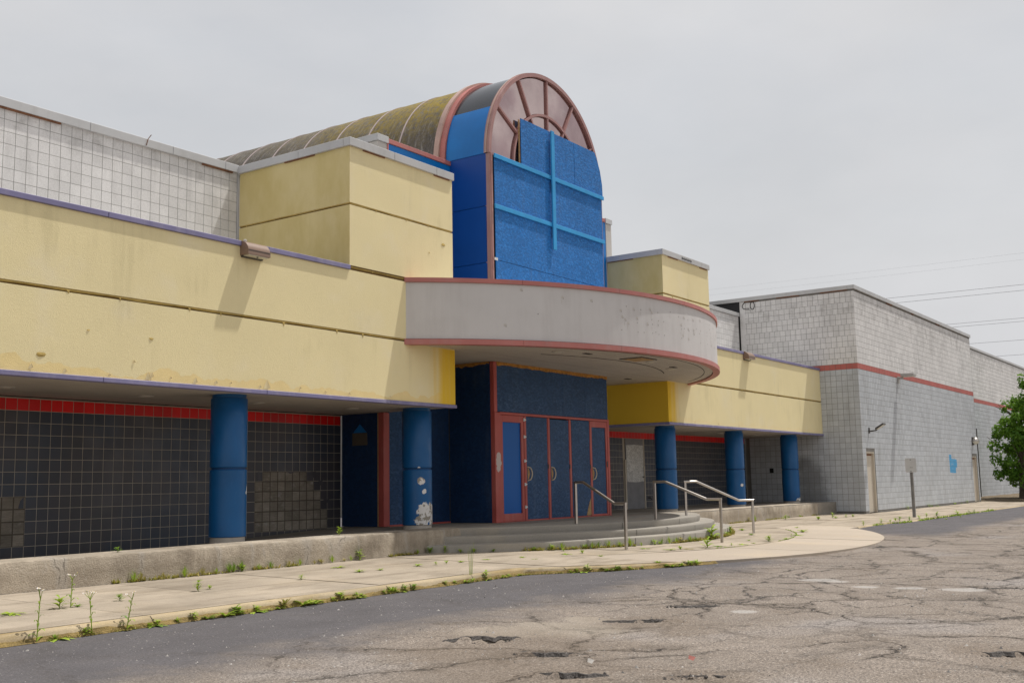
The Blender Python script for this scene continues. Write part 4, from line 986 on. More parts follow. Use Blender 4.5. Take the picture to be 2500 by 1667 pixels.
# ------------------------------------------------------------------ grey block hall and the far wall
HX, HY, HX2 = 38.97, -1.41, 57.1; HT = 6.82
hall = thing('block_hall', 'large grey concrete block hall with a red stripe, right of the yellow wing', 'building', (48, 4, -1.25))
D1, D2 = (39.35, 40.34, -1.3, .945), (55.8, 56.76, -1.3, .945)
mb = MB(); holes_wall(mb, HX+.012, HX2, -1.5, HT, [D1, D2], HY+.012, HY+.25, 'y')
wf = make('block_wall', mb, M['blockjoint'], hall)
wsd = make('block_wall', MB().box(HX+.012, HX+.25, HY+.25, 3.0, -1.5, HT), M['blockjoint'], hall)
make('hall_core', MB().box(HX+.25, HX2-.02, HY+.35, 25, -1.5, HT-.02), M['blockjoint'], hall)
make('black_sheet', MB().box(HX+.0, HX+.24, 3.01, 9.0, 3.6, HT), M['black'], hall)
make('side_wall', MB().box(HX2-.03, HX2, HY+.25, 25, -1.5, HT), M['block'], hall)
p = .2032; kx, kxp = tile_mesh(p-.010, p-.009, .009, .003, M['block'], 'block', 'x')
kr, krp = tile_mesh(p-.010, p-.009, .009, .003, M['blockred'], 'red_block', 'x'); kry, kryp = tile_mesh(p-.010, p-.009, .009, .003, M['blockred'], 'red_block')
ky, kyp = tile_mesh(p-.010, p-.009, .006, .003, M['block'], 'block')
_, kxh = tile_mesh(p/2-.009, p-.009, .013, .003, M['block'], 'block', 'x'); Z0 = 3.91-25*p
rs = MB(); nrow = int((HT-Z0)/p); cand = []
for row in range(nrow+1):
    z = Z0+row*p
    if z+p > HT+.02 or z+p < -1.25: continue
    off = (p/2 if (row % 4 in (1, 2)) else 0) if z > 4.0 else 0
    y = HY+p/2-.0+off
    if off: tile_into(rs, kxh, HX+.013, HY+p/4, z)
    while y < 2.9:
        if row == 25: inst('red_block', kr, (HX+.013, y, z), wsd) if y < 1.6 else tile_into(rs, krp, HX+.013, y, z)
        else: cand.append((y, z))
        y += p
vis = [c for c in cand if c[1] > 4.1 or c[0] < .1]
vis.sort(key=lambda c: c[0]); front = set(vis[:300])
for c in cand:
    if c in front: inst('block', kx, (HX+.013, c[0], c[1]), wsd)
    else: tile_into(rs, kxp, HX+.013, c[0], c[1])
make('corner_block', MB().box(HX+.005, HX+.02, 2.80, 2.998, 3.6, HT-.01), M['block'], wsd)
make('other_blocks', rs, M['block'], wsd, fix=False, kind='stuff')
ff = MB(); fr = MB()
for row in range(nrow+1):
    z = Z0+row*p
    if z+p > HT+.02 or z+p < -1.25: continue
    x = HX+p/2+.005
    while x < HX2-.05:
        if not any(h[0]-.02 < x < h[1]+.02 and z < h[3]-.05 for h in (D1, D2)):
            if row == 25: tile_into(fr, kryp, x, HY+.013, z)
            else: tile_into(ff, kyp, x, HY+.013, z)
        x += p
make('face_blocks', ff, M['block'], wf, fix=False, kind='stuff'); make('red_blocks', fr, M['blockred'], wf, fix=False, kind='stuff')
trim_run('cap_trim', hall, M['capgrey'], [HX-.05, 42, 45.05, 48.1, 51.15, 54.2, HX2+.03], HY-.05, HY+.2, HT-.01, HT+.14)
for a, b_ in ((HY+.203, 1.6), (1.603, 4.65), (4.653, 9.0)): make('cap_trim', MB().bbox(HX-.05, HX+.2, a, b_, HT-.01, HT+.14, .006), M['capgrey'], hall)
for a, b_ in ((-1.2, -.2), (.6, 1.5), (2.2, 2.8)): make('wood_strip', MB().box(HX-.025, HX-.001, a, b_, HT-.045, HT-.011), M['rustwood'], hall)
for a, b_ in ((43.0, 43.8), (46.6, 46.9), (50.5, 51.2)): make('wood_strip', MB().box(a, b_, HY-.025, HY-.001, HT-.05, HT-.011), M['rustwood'], hall)
for i, (a, b_, c_, d_) in enumerate((D1, D2)):
    dd = make('steel_door', MB().bbox(a+.06, b_-.06, HY+.10, HY+.15, -1.235, d_-.06, .004), M['door'], hall, label=('beige steel door near the corner of the block hall', 'beige steel door at the far end of the block hall')[i])
    make('door_frame', MB().box(a, a+.06, HY+.02, HY+.2, -1.24, d_).box(b_-.06, b_, HY+.02, HY+.2, -1.24, d_).box(a+.06, b_-.06, HY+.02, HY+.2, d_-.06, d_), M['door'], dd)
    make('kick_plate', MB().box(a+.1, b_-.1, HY+.094, HY+.0995, .80, .86), M['rustwood'], dd)
mb = MB()
cpts = [(2.54,6.77),(2.64,6.80),(2.77,6.78),(2.86,6.69),(2.89,6.62),(2.84,6.53),(2.74,6.50),(2.60,6.49)]; opts = [(2.475+.085*math.cos(6.283*k/12), 6.615+.145*math.sin(6.283*k/12)) for k in range(14)]
for P_ in (cpts, opts): mb.tube([(HX-.004, a, b_) for a, b_ in P_], .014, 6)
make('graffiti_letters', mb, M['ink'], hall, label='black sprayed letters CO high on the block wall')
make('vent_hole', MB().box(HX-.006, HX+.001, 1.95, 2.10, .25, .42), M['black'], hall)
fa = thing('far_block_building', 'grey block wall set back beyond the hall, half hidden by the tree', 'building', (72, 6, -1.25))
FY = -.40
fb = make('block_wall', MB().box(57.15, 95, FY, FY+.25, -1.5, 6.80), M['blockjoint'], fa)
ff = MB(); fr = MB(); me2, pr2 = tile_mesh(.395, p-.009, .016, .004, M['block'], 'block')
for row in range(nrow+1):
    z = Z0+row*p; x = 57.3+(.2 if row % 2 else 0)
    if z+p > 6.82 or z+p < -1.25: continue
    while x < 94:
        tile_into(fr if row == 25 else ff, pr2, x, FY, z); x += .406
make('face_blocks', ff, M['block'], fb, fix=False, kind='stuff'); make('red_blocks', fr, M['blockred'], fb, fix=False, kind='stuff')
make('far_core', MB().box(57.15, 95, FY+.25, 25, -1.5, 6.78), M['blockjoint'], fa)
trim_run('cap_trim', fa, M['capgrey'], [57.15, 63, 69, 75, 81, 87, 95], FY-.05, FY+.2, 6.80, 6.93)
make('downpipe', MB().tube([(60.9, FY-.09, -1.2), (60.9, FY-.09, 2.2)], .05, 8).tube([(61.6, FY-.07, -1.2), (61.6, FY-.07, 2.5)], .025, 6), M['darkmetal'], fa)
WEEDS = {
    'kerb': [[5.62,-3.86,-1.4,0.074],[6.59,-3.71,-1.4,0.08],[7.32,-3.57,-1.4,0.036],[7.39,-3.59,-1.4,0.036],[7.43,-3.67,-1.4,0.071],[7.69,-3.55,-1.4,0.058],[7.91,-3.48,-1.4,0.089],[8.1,-3.59,-1.4,0.067],[8.34,-3.51,-1.4,0.092],[8.5,-3.55,-1.4,0.108],[8.8,-3.57,-1.4,0.079],[8.53,-3.52,-1.4,0.098],[8.77,-3.47,-1.4,0.043],[8.81,-3.56,-1.4,0.057],[9.14,-3.54,-1.4,0.058],[9.23,-3.57,-1.4,0.131],[9.54,-3.61,-1.4,0.141],[9.71,-3.51,-1.4,0.075],[9.69,-3.79,-1.4,0.03],[9.67,-4.06,-1.4,0.059],[10.04,-3.54,-1.4,0.061],[10.19,-3.53,-1.4,0.116],[10.47,-3.45,-1.4,0.071],[10.57,-3.48,-1.4,0.063],[11.16,-3.43,-1.4,0.115],[11.41,-3.38,-1.4,0.092],[11.6,-3.39,-1.4,0.093],[12.29,-3.39,-1.4,0.07],[12.73,-3.44,-1.4,0.062],[12.93,-3.43,-1.4,0.072],[13.26,-3.41,-1.4,0.119],[13.69,-3.34,-1.4,0.066],[13.84,-3.43,-1.4,0.057],[14.87,-3.58,-1.4,0.062],[15.1,-3.57,-1.4,0.161],[15.39,-3.69,-1.4,0.081],[15.53,-3.74,-1.4,0.082],[15.57,-3.84,-1.4,0.073],[15.72,-3.91,-1.4,0.064],[16.41,-4.05,-1.4,0.075],[16.55,-4.08,-1.4,0.056],[16.72,-4.18,-1.4,0.076],[16.88,-4.24,-1.4,0.105]],
    'walk': [[16.34,-4.95,-1.327,0.045],[16.74,-5.23,-1.333,0.033],[16.89,-5.3,-1.334,0.028],[7.22,-2.24,-1.273,0.196],[7.44,-2.25,-1.273,0.038],[6.62,-2.29,-1.274,0.043],[8.07,-2.13,-1.271,0.08],[9.27,-2.07,-1.269,0.173],[9.51,-2.0,-1.268,0.061],[11.07,-2.07,-1.269,0.069],[12.73,-1.19,-1.252,0.039],[12.36,-1.97,-1.267,0.055],[12.77,-2.03,-1.269,0.038],[13.68,-2.02,-1.268,0.049],[14.02,-2.11,-1.27,0.05],[14.3,-2.11,-1.27,0.05],[14.63,-2.16,-1.271,0.041],[15.27,-2.21,-1.272,0.031],[15.97,-2.48,-1.278,0.039],[15.83,-2.84,-1.285,0.023],[17.71,-2.23,-1.273,0.063],[17.03,-2.71,-1.282,0.036],[17.43,-2.82,-1.284,0.081],[17.0,-3.47,-1.297,0.035],[19.07,-3.24,-1.293,0.038],[19.07,-3.79,-1.304,0.046],[19.31,-3.89,-1.306,0.085],[19.45,-3.99,-1.308,0.038],[20.02,-4.13,-1.311,0.281],[20.42,-4.17,-1.311,0.044],[20.87,-4.26,-1.313,0.056],[21.21,-4.35,-1.315,0.04],[21.75,-4.37,-1.315,0.034],[22.6,-4.36,-1.315,0.13],[22.62,-3.9,-1.306,0.036],[24.58,-3.13,-1.291,0.039],[26.41,-2.11,-1.27,0.062],[22.55,-4.4,-1.316,0.082],[23.47,-4.41,-1.316,0.049],[24.51,-4.14,-1.311,0.051],[25.0,-4.1,-1.31,0.046],[26.41,-3.71,-1.302,0.095],[28.37,-2.83,-1.285,0.044],[24.64,-3.11,-1.29,0.052],[26.32,-2.15,-1.271,0.056],[32.98,-0.74,-1.243,0.137],[35.7,0.14,-1.235,0.148],[33.52,-1.6,-1.26,0.12],[34.93,-1.57,-1.259,0.212],[34.98,-1.64,-1.261,0.071],[35.57,-1.79,-1.264,0.072],[36.11,-1.84,-1.265,0.09]],
    'step': [[16.21,-0.16,-1.235,0.139],[16.32,-0.43,-1.237,0.161],[16.59,-0.55,-1.239,0.081],[16.73,-0.76,-1.243,0.093],[17.26,-0.67,-1.241,0.071],[18.16,-1.28,-1.254,0.109],[18.29,-1.47,-1.257,0.109],[18.75,-1.6,-1.26,0.11],[19.02,-1.72,-1.262,0.1],[19.18,-1.96,-1.267,0.111],[19.43,-2.04,-1.269,0.089],[19.68,-2.13,-1.271,0.124],[20.29,-2.44,-1.277,0.114],[20.52,-2.47,-1.277,0.092],[20.76,-2.52,-1.278,0.104],[21.16,-2.47,-1.277,0.177],[21.54,-2.51,-1.278,0.095],[21.74,-2.53,-1.279,0.096],[22.37,-2.58,-1.28,0.098],[22.62,-2.6,-1.28,0.419],[23.77,-2.43,-1.277,0.154],[24.26,-2.38,-1.276,0.248]],
    'curb': [[9.52,-0.45,-1.237,0.103],[9.63,-0.44,-1.237,0.085],[10.01,-0.49,-1.238,0.067],[10.37,-0.5,-1.238,0.097],[10.69,-0.41,-1.236,0.079],[10.96,-0.44,-1.237,0.06],[11.2,-0.41,-1.236,0.102],[11.45,-0.37,-1.235,0.103],[11.28,-0.33,-1.235,0.093],[11.43,-0.39,-1.236,0.112],[11.78,-0.35,-1.235,0.066],[12.03,-0.33,-1.235,0.086],[12.41,-0.28,-1.235,0.078],[12.65,-0.18,-1.235,0.079],[12.98,-0.31,-1.235,0.05],[13.13,-0.32,-1.235,0.091],[13.39,-0.25,-1.235,0.082],[13.67,-0.18,-1.235,0.052],[13.84,-0.22,-1.235,0.063],[14.05,-0.37,-1.235,0.21],[15.6,0.01,-1.235,0.068],[30.91,0.27,-1.235,0.166],[31.35,0.22,-1.235,0.117],[33.65,0.31,-1.235,0.053],[34.15,0.21,-1.235,0.071],[35.17,0.28,-1.235,0.073]],
    'plat': [[9.49,-0.02,-0.83,0.085],[14.07,0.38,-0.83,0.183]],
    'far': [[33.54,-1.58,-1.26,0.1],[34.81,-1.71,-1.262,0.059],[35.67,-1.76,-1.263,0.075],[36.14,-1.84,-1.265,0.075],[30.55,-3.92,-1.306,0.152],[32.15,-3.94,-1.307,0.119],[33.15,-3.9,-1.306,0.081],[33.84,-3.86,-1.305,0.11],[34.22,-3.88,-1.306,0.125],[34.37,-4.13,-1.311,0.167],[35.5,-4.11,-1.31,0.115],[36.31,-4.14,-1.311,0.131],[36.48,-4.42,-1.316,0.262],[35.94,-4.82,-1.324,0.043],[39.47,-4.34,-1.315,0.25],[37.59,-4.88,-1.326,0.074],[40.51,-4.49,-1.318,0.191],[41.47,-4.45,-1.317,0.195],[42.53,-4.49,-1.318,0.083],[43.6,-4.49,-1.318,0.153]],
    'hall': [[40.02,-0.24,-1.235,0.336],[44.02,-1.34,-1.255,0.179],[47.15,-1.2,-1.252,0.171],[47.6,-1.27,-1.253,0.084],[48.58,-1.24,-1.253,0.047],[51.58,-1.2,-1.252,0.144],[52.8,-1.35,-1.255,0.05],[53.87,-1.47,-1.257,0.17]],
}
# ------------------------------------------------------------------ lamps
def wall_pack(x0, x1, label):
    t = thing('wall_lamp', label, 'lamp', ((x0+x1)/2, 0, 3.75), 'bronze wall lamps on the yellow bands')
    z0, d, h = 3.775, .205, .235
    prof = [(0., z0), (-d, z0), (-d, z0+.055)]+[(-d*math.cos(R(a)), z0+.055+(h-.055)*math.sin(R(a))) for a in (15, 30, 45, 60, 75)]+[(-.03, z0+h), (0., z0+h)]
    make('housing', MB().prism(prof, x0, x1, 'x'), M['brownmetal'], t, smooth=35)
    for z in (z0+.058, z0+.072): make('seam', MB().box(x0+.003, x1-.003, -d-.002, -d+.002, z, z+.005), M['darkmetal'], t)
    make('lens', MB().box(x0+.03, x1-.03, -d+.02, -.05, z0-.014, z0), M['lens'], t)
    make('bracket', MB().bbox(x0+.02, x1-.02, -.055, .0, z0-.03, z0-.001, .004), M['darkmetal'], t)
    make('screw', MB().lathe([(.014,z0-.03),(.014,z0-.012)], (x0+x1)/2, -d+.05, 8), M['darkmetal'], t)
    make('photocell', MB().lathe([(.03,z0+h-.01),(.03,z0+h+.02),(.012,z0+h+.03)], x0+.06, -.05, 12), M['beige'], t)
wall_pack(11.66, 12.13, 'bronze wall lamp on the left yellow band, above the single blue column')
wall_pack(31.98, 32.48, 'bronze wall lamp on the far yellow band, next to the canopy')
t = thing('area_light', 'flat pale area light on a bracket across the red stripe of the hall', 'lamp', (43.94, HY, 3.7))
make('bracket', MB().bbox(43.86, 44.02, HY-.06, HY, 3.68, 3.95, .006), M['greymetal'], t)
make('arm', MB().bbox(43.89, 43.99, HY-.22, HY-.06, 3.84, 3.93, .006), M['greymetal'], t)
make('head', MB().bbox(43.72, 44.16, HY-.68, HY-.17, 3.94, 4.06, .02), M['greymetal'], t)
make('lens', MB().box(43.76, 44.12, HY-.64, HY-.22, 3.925, 3.938), M['lens'], t)
t = thing('flood_light', 'small tilted flood light above the near beige door', 'lamp', (39.82, HY, 1.6))
make('bracket', MB().bbox(39.77, 39.87, HY-.03, HY, 1.60, 1.80, .004), M['darkmetal'], t)
make('arm', MB().tube([(39.82, HY-.02, 1.67), (39.82, HY-.26, 1.70), (39.82, HY-.30, 1.74)], .025, 8), M['darkmetal'], t)
mb = MB(); y0, z0 = HY-.28, 1.72; dy, dz = -.30, .18
mb.add([(39.66,y0,z0),(39.98,y0,z0),(39.98,y0+dy,z0+dz),(39.66,y0+dy,z0+dz)]+[(39.66,y0+.02,z0+.05),(39.98,y0+.02,z0+.05),(39.98,y0+dy+.02,z0+dz+.05),(39.66,y0+dy+.02,z0+dz+.05)], [(0,3,2,1),(4,5,6,7),(0,1,5,4),(1,2,6,5),(2,3,7,6),(3,0,4,7)])
make('head', mb, M['darkmetal'], t)
mb = MB().add([(39.69,y0-.02,z0+.004),(39.95,y0-.02,z0+.004),(39.95,y0+dy+.02,z0+dz-.016),(39.69,y0+dy+.02,z0+dz-.016)], [(0,3,2,1)])
make('lens', mb, M['lens'], t)
t = thing('dome_light', 'round chrome dome light above the far beige door', 'lamp', (56.1, HY, 1.5))
make('back_plate', MB().bbox(55.98, 56.22, HY-.06, HY, 1.48, 1.86, .01), M['darkmetal'], t)
n = 12; dome = lambda a0, a1: [(max(.004, .17*math.cos(R(a0+(a1-a0)*i/n))), 1.67+.17*math.sin(R(a0+(a1-a0)*i/n))) for i in range(n+1)]
make('hood', MB().lathe(dome(-8, 90), 56.1, HY-.14, 24), M['steel'], t, smooth=40)
make('globe', MB().lathe(dome(-90, -9), 56.1, HY-.14, 24), M['lens'], t, smooth=40)

# ------------------------------------------------------------------ handrails
def handrail(pt_, pb_, dz_top, label, bent):
    t = thing('handrail', label, 'handrail', (pt_[0], pt_[1], -.822), 'steel handrails on the entrance steps')
    a = Vector((pt_[0], pt_[1], 0)); b_ = Vector((pb_[0], pb_[1], 0)); d = b_-a
    zt, zb = dz_top
    P = [a+Vector((0,0,zt)), a+d*.17+Vector((0,0,zt)), a+d*.80+Vector((0,0,zb)), b_+Vector((0,0,zb))]
    def sq(p, q, w_, h_, name):
        u = (q-p).normalized(); s_ = u.cross(Vector((0,0,1))); s_ = s_.normalized() if s_.length > .01 else d.normalized(); v_ = s_.cross(u).normalized()
        vs = [e+s_*i*w_+v_*j*h_ for e in (p, q) for i, j in ((-1,-1),(1,-1),(1,1),(-1,1))]
        mb = MB().add(vs, [(0,3,2,1),(4,5,6,7),(0,1,5,4),(1,2,6,5),(2,3,7,6),(3,0,4,7)])
        make(name, mb, M['steel'], t)
    k = .024
    sq(a+Vector((0,0,-.826)), a+Vector((0,0,zt-.012)), k, k, 'post'); sq(b_+Vector((0,0,zwalk(pb_[1])-.01)), b_+Vector((0,0,zb-.012)), k, k, 'post')
    path = []
    for i in range(3):
        p, q = P[i], P[i+1]
        path += [p.lerp(q, 0.02), p.lerp(q, .98)]
    path = [a-d*.02+Vector((0,0,zt))]+path[1:-1]+[b_+d*.02+Vector((0,0,zb))]
    make('rail', MB().tube(path, .029, 10), M['steel'], t, smooth=50)
handrail((19.15,-1.64), (18.72,-3.03), (.02,-.41), 'steel handrail nearest the boarded doors, dark against them', 0)
handrail((21.66,-2.14), (21.66,-3.70), (.0,-.39), 'steel handrail in the middle of the curved steps', 0)
handrail((24.25,-1.62), (25.45,-2.83), (-.01,-.49), 'bright steel handrail at the far end of the curved steps', 0)

# ------------------------------------------------------------------ sign, litter
t = thing('road_sign', 'blank grey back of a small sign on a metal post by the sidewalk edge', 'sign', (36.8, -3.63, -1.33))
mb = MB()
mb.prism([(36.77,-3.68),(36.83,-3.68),(36.83,-3.58),(36.77,-3.58),(36.77,-3.595),(36.815,-3.605),(36.815,-3.655),(36.77,-3.665)], -1.5, .55, 'z')
make('post', mb, M['postmetal'], t)
n = 6; w2, r_ = .175, .04; pts = []
for cx_, cz_, a0 in ((w2-r_, .61-r_, 0), (-w2+r_, .61-r_, 90), (-w2+r_, .15+r_, 180), (w2-r_, .15+r_, 270)):
    pts += [(-3.63+cx_+r_*math.cos(R(a0+90*i/n)), cz_+r_*math.sin(R(a0+90*i/n))) for i in range(n+1)]
make('plate', MB().prism(pts, 36.755, 36.762, 'x'), M['signback'], t)
for z in (.56, .19): make('bolt', MB().tube([(36.753,-3.63,z),(36.738,-3.63,z)], .014, 8), M['darkmetal'], t)
mb = MB()
for k in range(3): mb.tube([(36.7535,-3.60-.03*k,.30+.006*k),(36.7535,-3.615-.03*k,.325),(36.7535,-3.625-.03*k,.295)], .003, 4)
make('small_marks', mb, M['ink'], t)
for i, (x, y, mt, lab) in enumerate(((7.95,-9.62,'litter','scrap of red litter lying on the asphalt beside a pothole'),(7.45,-9.0,'beige','scrap of pale litter lying on the asphalt'))):
    mb = MB(); k = .022
    mb.add([(x-k, y-.02, -1.395), (x+.2*k, y-.03, -1.37), (x+k, y+.01, -1.39), (x+.3*k, y+.03, -1.36), (x-.6*k, y+.025, -1.385)], [(0,1,4),(1,3,4),(1,2,3)])
    o = make('litter', mb, M[mt], None, fix=False, label=lab, category='litter')
    o.location.z += .01

# ------------------------------------------------------------------ power lines
for i, (z, sag, f) in enumerate(((22.55,1.3,.022),(21.85,1.3,.022),(18.55,1.0,.02),(18.15,1.0,.02),(15.95,.8,.02),(14.2,.8,.02),(26.3,2.6,.006),(25.5,2.6,.006))):
    lab = ('upper power cable of the clear pair above the hall roof', 'lower power cable of the clear pair above the hall roof', 'upper cable of the pair ending at the middle of the hall roof', 'lower cable of the pair ending at the middle of the hall roof', 'single cable above the far corner of the hall', 'lowest cable, just above the far wall', 'upper faint cable crossing the sky', 'lower faint cable crossing the sky')[i]
    zz = z-.0
    path = [(140, -70+i*0+220*k/30., zz+sag*(((k-15)/15.)**2)*.6+.012*(-70+220*k/30.-15)) for k in range(31)]
    o = make('power_cable', MB().tube(path, f, 5), M['wire'], None, label=lab, category='cable', group='power cables in the sky')

# ------------------------------------------------------------------ tree
def build_tree():
    bx, by, bz = 60.2, -2.75, -1.14
    t = thing('maple_tree', 'dark green leafy tree at the right edge, before the far wall', 'tree', (bx, by, bz))
    mb = MB(); rnd = random.Random(5)
    mb.tube([(bx,by,bz-.1),(bx+.03,by,bz+.5),(bx-.05,by-.05,bz+1.4),(bx,by-.1,bz+2.6),(bx+.05,by-.2,bz+4.2)], [.21,.16,.135,.11,.05], 10)
    tips = []
    for k in range(16):
        a = rnd.uniform(0, 6.28); h = rnd.uniform(1.0, 4.0); L = rnd.uniform(1.2, 2.3)*(1 if h < 3 else .7)
        p0 = Vector((bx, by-.05, bz+h)); d = Vector((math.cos(a), math.sin(a)-.15, rnd.uniform(.25, .8))).normalized()
        p1 = p0+d*L*.5+Vector((0,0,.1)); p2 = p0+d*L
        mb.tube([p0, p1, p2], [.05,.03,.012], 6); tips += [p1, p2]
    make('trunk', mb, M['bark'], t, smooth=60)
    cl = []
    for k in range(125):
        for _ in range(30):
            q = Vector((rnd.uniform(-2.5,2.5), rnd.uniform(-3.0,2.3), rnd.uniform(.2,6.5)))
            zz = q.z/6.5; rad = 1.75*math.sin(math.pi*min(1, (.12+.88*zz)**.8))**.6*(1 if zz > .12 else .7)
            if .2*rad < math.hypot(q.x, q.y*.92) < rad: break
        cl.append((Vector((bx, by-.75, bz+.05))+q, rnd.uniform(.25, .55)))
    V, F = [], []
    for c, r in cl:
        for k in range(105):
            d = Vector((rnd.gauss(0,1), rnd.gauss(0,1), rnd.gauss(0,.75))).normalized()*r*rnd.uniform(.45,1.05)
            p = c+d
            if p.y > FY-.06 or p.z < bz+.05: continue
            s_ = rnd.uniform(.05, .095); n_ = (d.normalized()+Vector((rnd.uniform(-.8,.8), rnd.uniform(-.8,.8), rnd.uniform(-.2,1.0)))).normalized()
            u = n_.orthogonal().normalized(); u = (u*math.cos(k)+n_.cross(u)*math.sin(k)); v_ = n_.cross(u); b0 = len(V)
            for a, b_, c_ in ((-1,0,0),(-.45,.75,-.15),(.15,.35,0),(.6,.85,-.2),(1.05,0,-.1),(.6,-.85,-.2),(.15,-.35,0),(-.45,-.75,-.15)):
                V.append(tuple(p+u*a*s_+v_*b_*s_+n_*c_*s_))
            F.append(tuple(range(b0, b0+8)))
    mb = MB(); mb.v, mb.f = V, F
    make('crown', mb, M['treeleaf'], t, fix=False)
build_tree()
mb = MB(); n = 24; vs = []
for i in range(n):
    for j in range(8):
        x = 57.4+30*i/(n-1); y = -3.3+2.95*j/7; e = math.sin(math.pi*min(1, j/2.2)/2)*math.sin(math.pi*min(1, i/2)/2)
        vs.append((x, y, zwalk(y)-.03+.17*e+.03*mnoise.noise(Vector((x, y*2, 0)))))
mb.v = vs
for i in range(n-1):
    for j in range(7): mb.f.append((i*8+j, (i+1)*8+j, (i+1)*8+j+1, i*8+j+1))
make('planting_bed', mb, M['mulch'], None, kind='structure', label='brown mulch bed under the tree')

# ------------------------------------------------------------------ weeds
def rosette(seed, nl, up, ln, wd, stalk=0.):
    """leafy weed about 1 unit tall: leaves around a short stalk"""
    r = random.Random(seed); mb = MB()
    if stalk: mb.tube([(0,0,0),(.02*r.uniform(-1,1),.02*r.uniform(-1,1),stalk*.5),(.05*r.uniform(-1,1),.05*r.uniform(-1,1),stalk)], [.025,.02,.012], 5)
    for k in range(nl):
        a = k*2.39996+r.uniform(-.3,.3); h = stalk*(k/nl)**.8*r.uniform(.85,1.05) if stalk else r.uniform(0,.06)
        e = up*r.uniform(.6,1.25)*(1 if not stalk else .8); L = ln*r.uniform(.7,1.15)*(1-.45*(h/(stalk+1e-6)) if stalk else 1); w_ = wd*r.uniform(.8,1.2)
        ca, sa = math.cos(a), math.sin(a); pr = []
        for i, (f, ww) in enumerate(((0,.25),(.35,.85),(.7,1.),(1.,.06))):
            rr = L*f*math.cos(e)*(1+.1*f); z = h+L*(f*math.sin(e)-.35*f*f*math.cos(e)*.8)
            z = max(z, .005)
            pr += [(ca*rr-sa*w_*ww, sa*rr+ca*w_*ww, z+.02*ww), (ca*rr+sa*w_*ww, sa*rr-ca*w_*ww, z+.02*ww)]
        mb.add(pr, [(0,1,3,2),(2,3,5,4),(4,5,7,6)])
    return mb
KINDS = [rosette(1,16,.75,.75,.075,.55), rosette(2,14,.55,.8,.10), rosette(3,20,1.0,.9,.06,.3), rosette(4,22,.9,.6,.055,.8), rosette(5,12,.35,.9,.12), rosette(6,26,1.25,1.,.03), rosette(7,18,.65,.6,.08,.7)]
WM = [[mesh_of(k, 'weed', M[mm], (0,0,0), fix=False) for mm in ('weed','weeddark','weeddry')] for k in KINDS]
WEEDLAB = {'kerb': ('small green weed growing where kerb meets asphalt', 'weeds along the kerb'), 'walk': ('low green weed in a joint of the sidewalk slabs', 'weeds in the sidewalk joints'),
  'step': ('green weed along the foot of the curved steps', 'weeds along the steps'), 'curb': ('tuft of weed at the foot of the low concrete wall', 'weeds along the low walls'),
  'far': ('bright weed at the far sidewalk edge around the sign post', 'weeds round the sign post'), 'hall': ('weed at the foot of the grey block hall', 'weeds along the hall')}
wr_ = random.Random(11)
WEEDS['kerb'] += [[wr_.uniform(5.2, 16.8), -3.7, -1.4, wr_.uniform(.03, .08)] for _ in range(26)]
WEEDS['step'] += [[XC+8.25*math.sin(R(a)), CY-8.25*math.cos(R(a)), -1.25, wr_.uniform(.05, .10)] for a in (-33,-27,-24,-19,-15,-11,-7,-3.5,-1,3,6,9,13)]
def nth(n):
    w_ = ['first','second','third','fourth','fifth','sixth','seventh','eighth','ninth','tenth','eleventh','twelfth']
    return w_[n] if n < 12 else '%d%s' % (n+1, 'th' if 10 < (n+1) % 100 < 14 else {1:'st',2:'nd',3:'rd'}.get((n+1) % 10, 'th'))
for grp, L in WEEDS.items():
    for order, (x, y, z, h) in enumerate(sorted(L)):
        if grp == 'plat':
            lab, g = (('slender weed on the low wall beside the lone blue column', 'leafy weed on the low wall before the missing tiles')[0 if x < 12 else 1], None); z = zcurb(x); y = -.05 if x < 12 else .1
        else: lab, g = WEEDLAB[grp]; lab = lab+', '+nth(order)+' from the left'
        if grp == 'kerb': y = y_out(x)-.03; z = lot_z(x, y)
        if grp == 'curb': y = -.40; z = zwalk(y)
        if grp == 'step': 
            d = math.hypot(x-XC, y-CY); k = 8.25/d; x, y = XC+(x-XC)*k, CY+(y-CY)*k; z = zwalk(y)
            if y > -.4: y = -.4
        if grp == 'far' and y < -4.2: z = lot_z(x, y)
        if grp == 'hall': y = -1.47 if x > 40.5 else y
        if h < .05: kd = wr_.choice((1, 4))
        elif h > .15: kd = wr_.choice((3, 6, 0))
        else: kd = wr_.choice((0, 0, 2, 1, 6, 2))
        if grp in ('curb', 'step') and h < .15: kd = wr_.choice((5, 2, 0, 5))
        mm = wr_.choices((0, 1, 2), (7, 2, .7) if grp not in ('curb',) else (5, 2, 2))[0]
        tall = {0:.95, 1:.62, 2:1.1, 3:1.05, 4:.42, 5:1.0, 6:.95}[kd]
        sc = max(h*(1.6 if h < .14 else 1.1)/tall, .09)
        tags = dict(label=lab, category='weed')
        if g: tags['group'] = g
        inst('weed', WM[kd][mm], (x, y, z-.004), None, wr_.uniform(0, 6.28), sc, **tags)
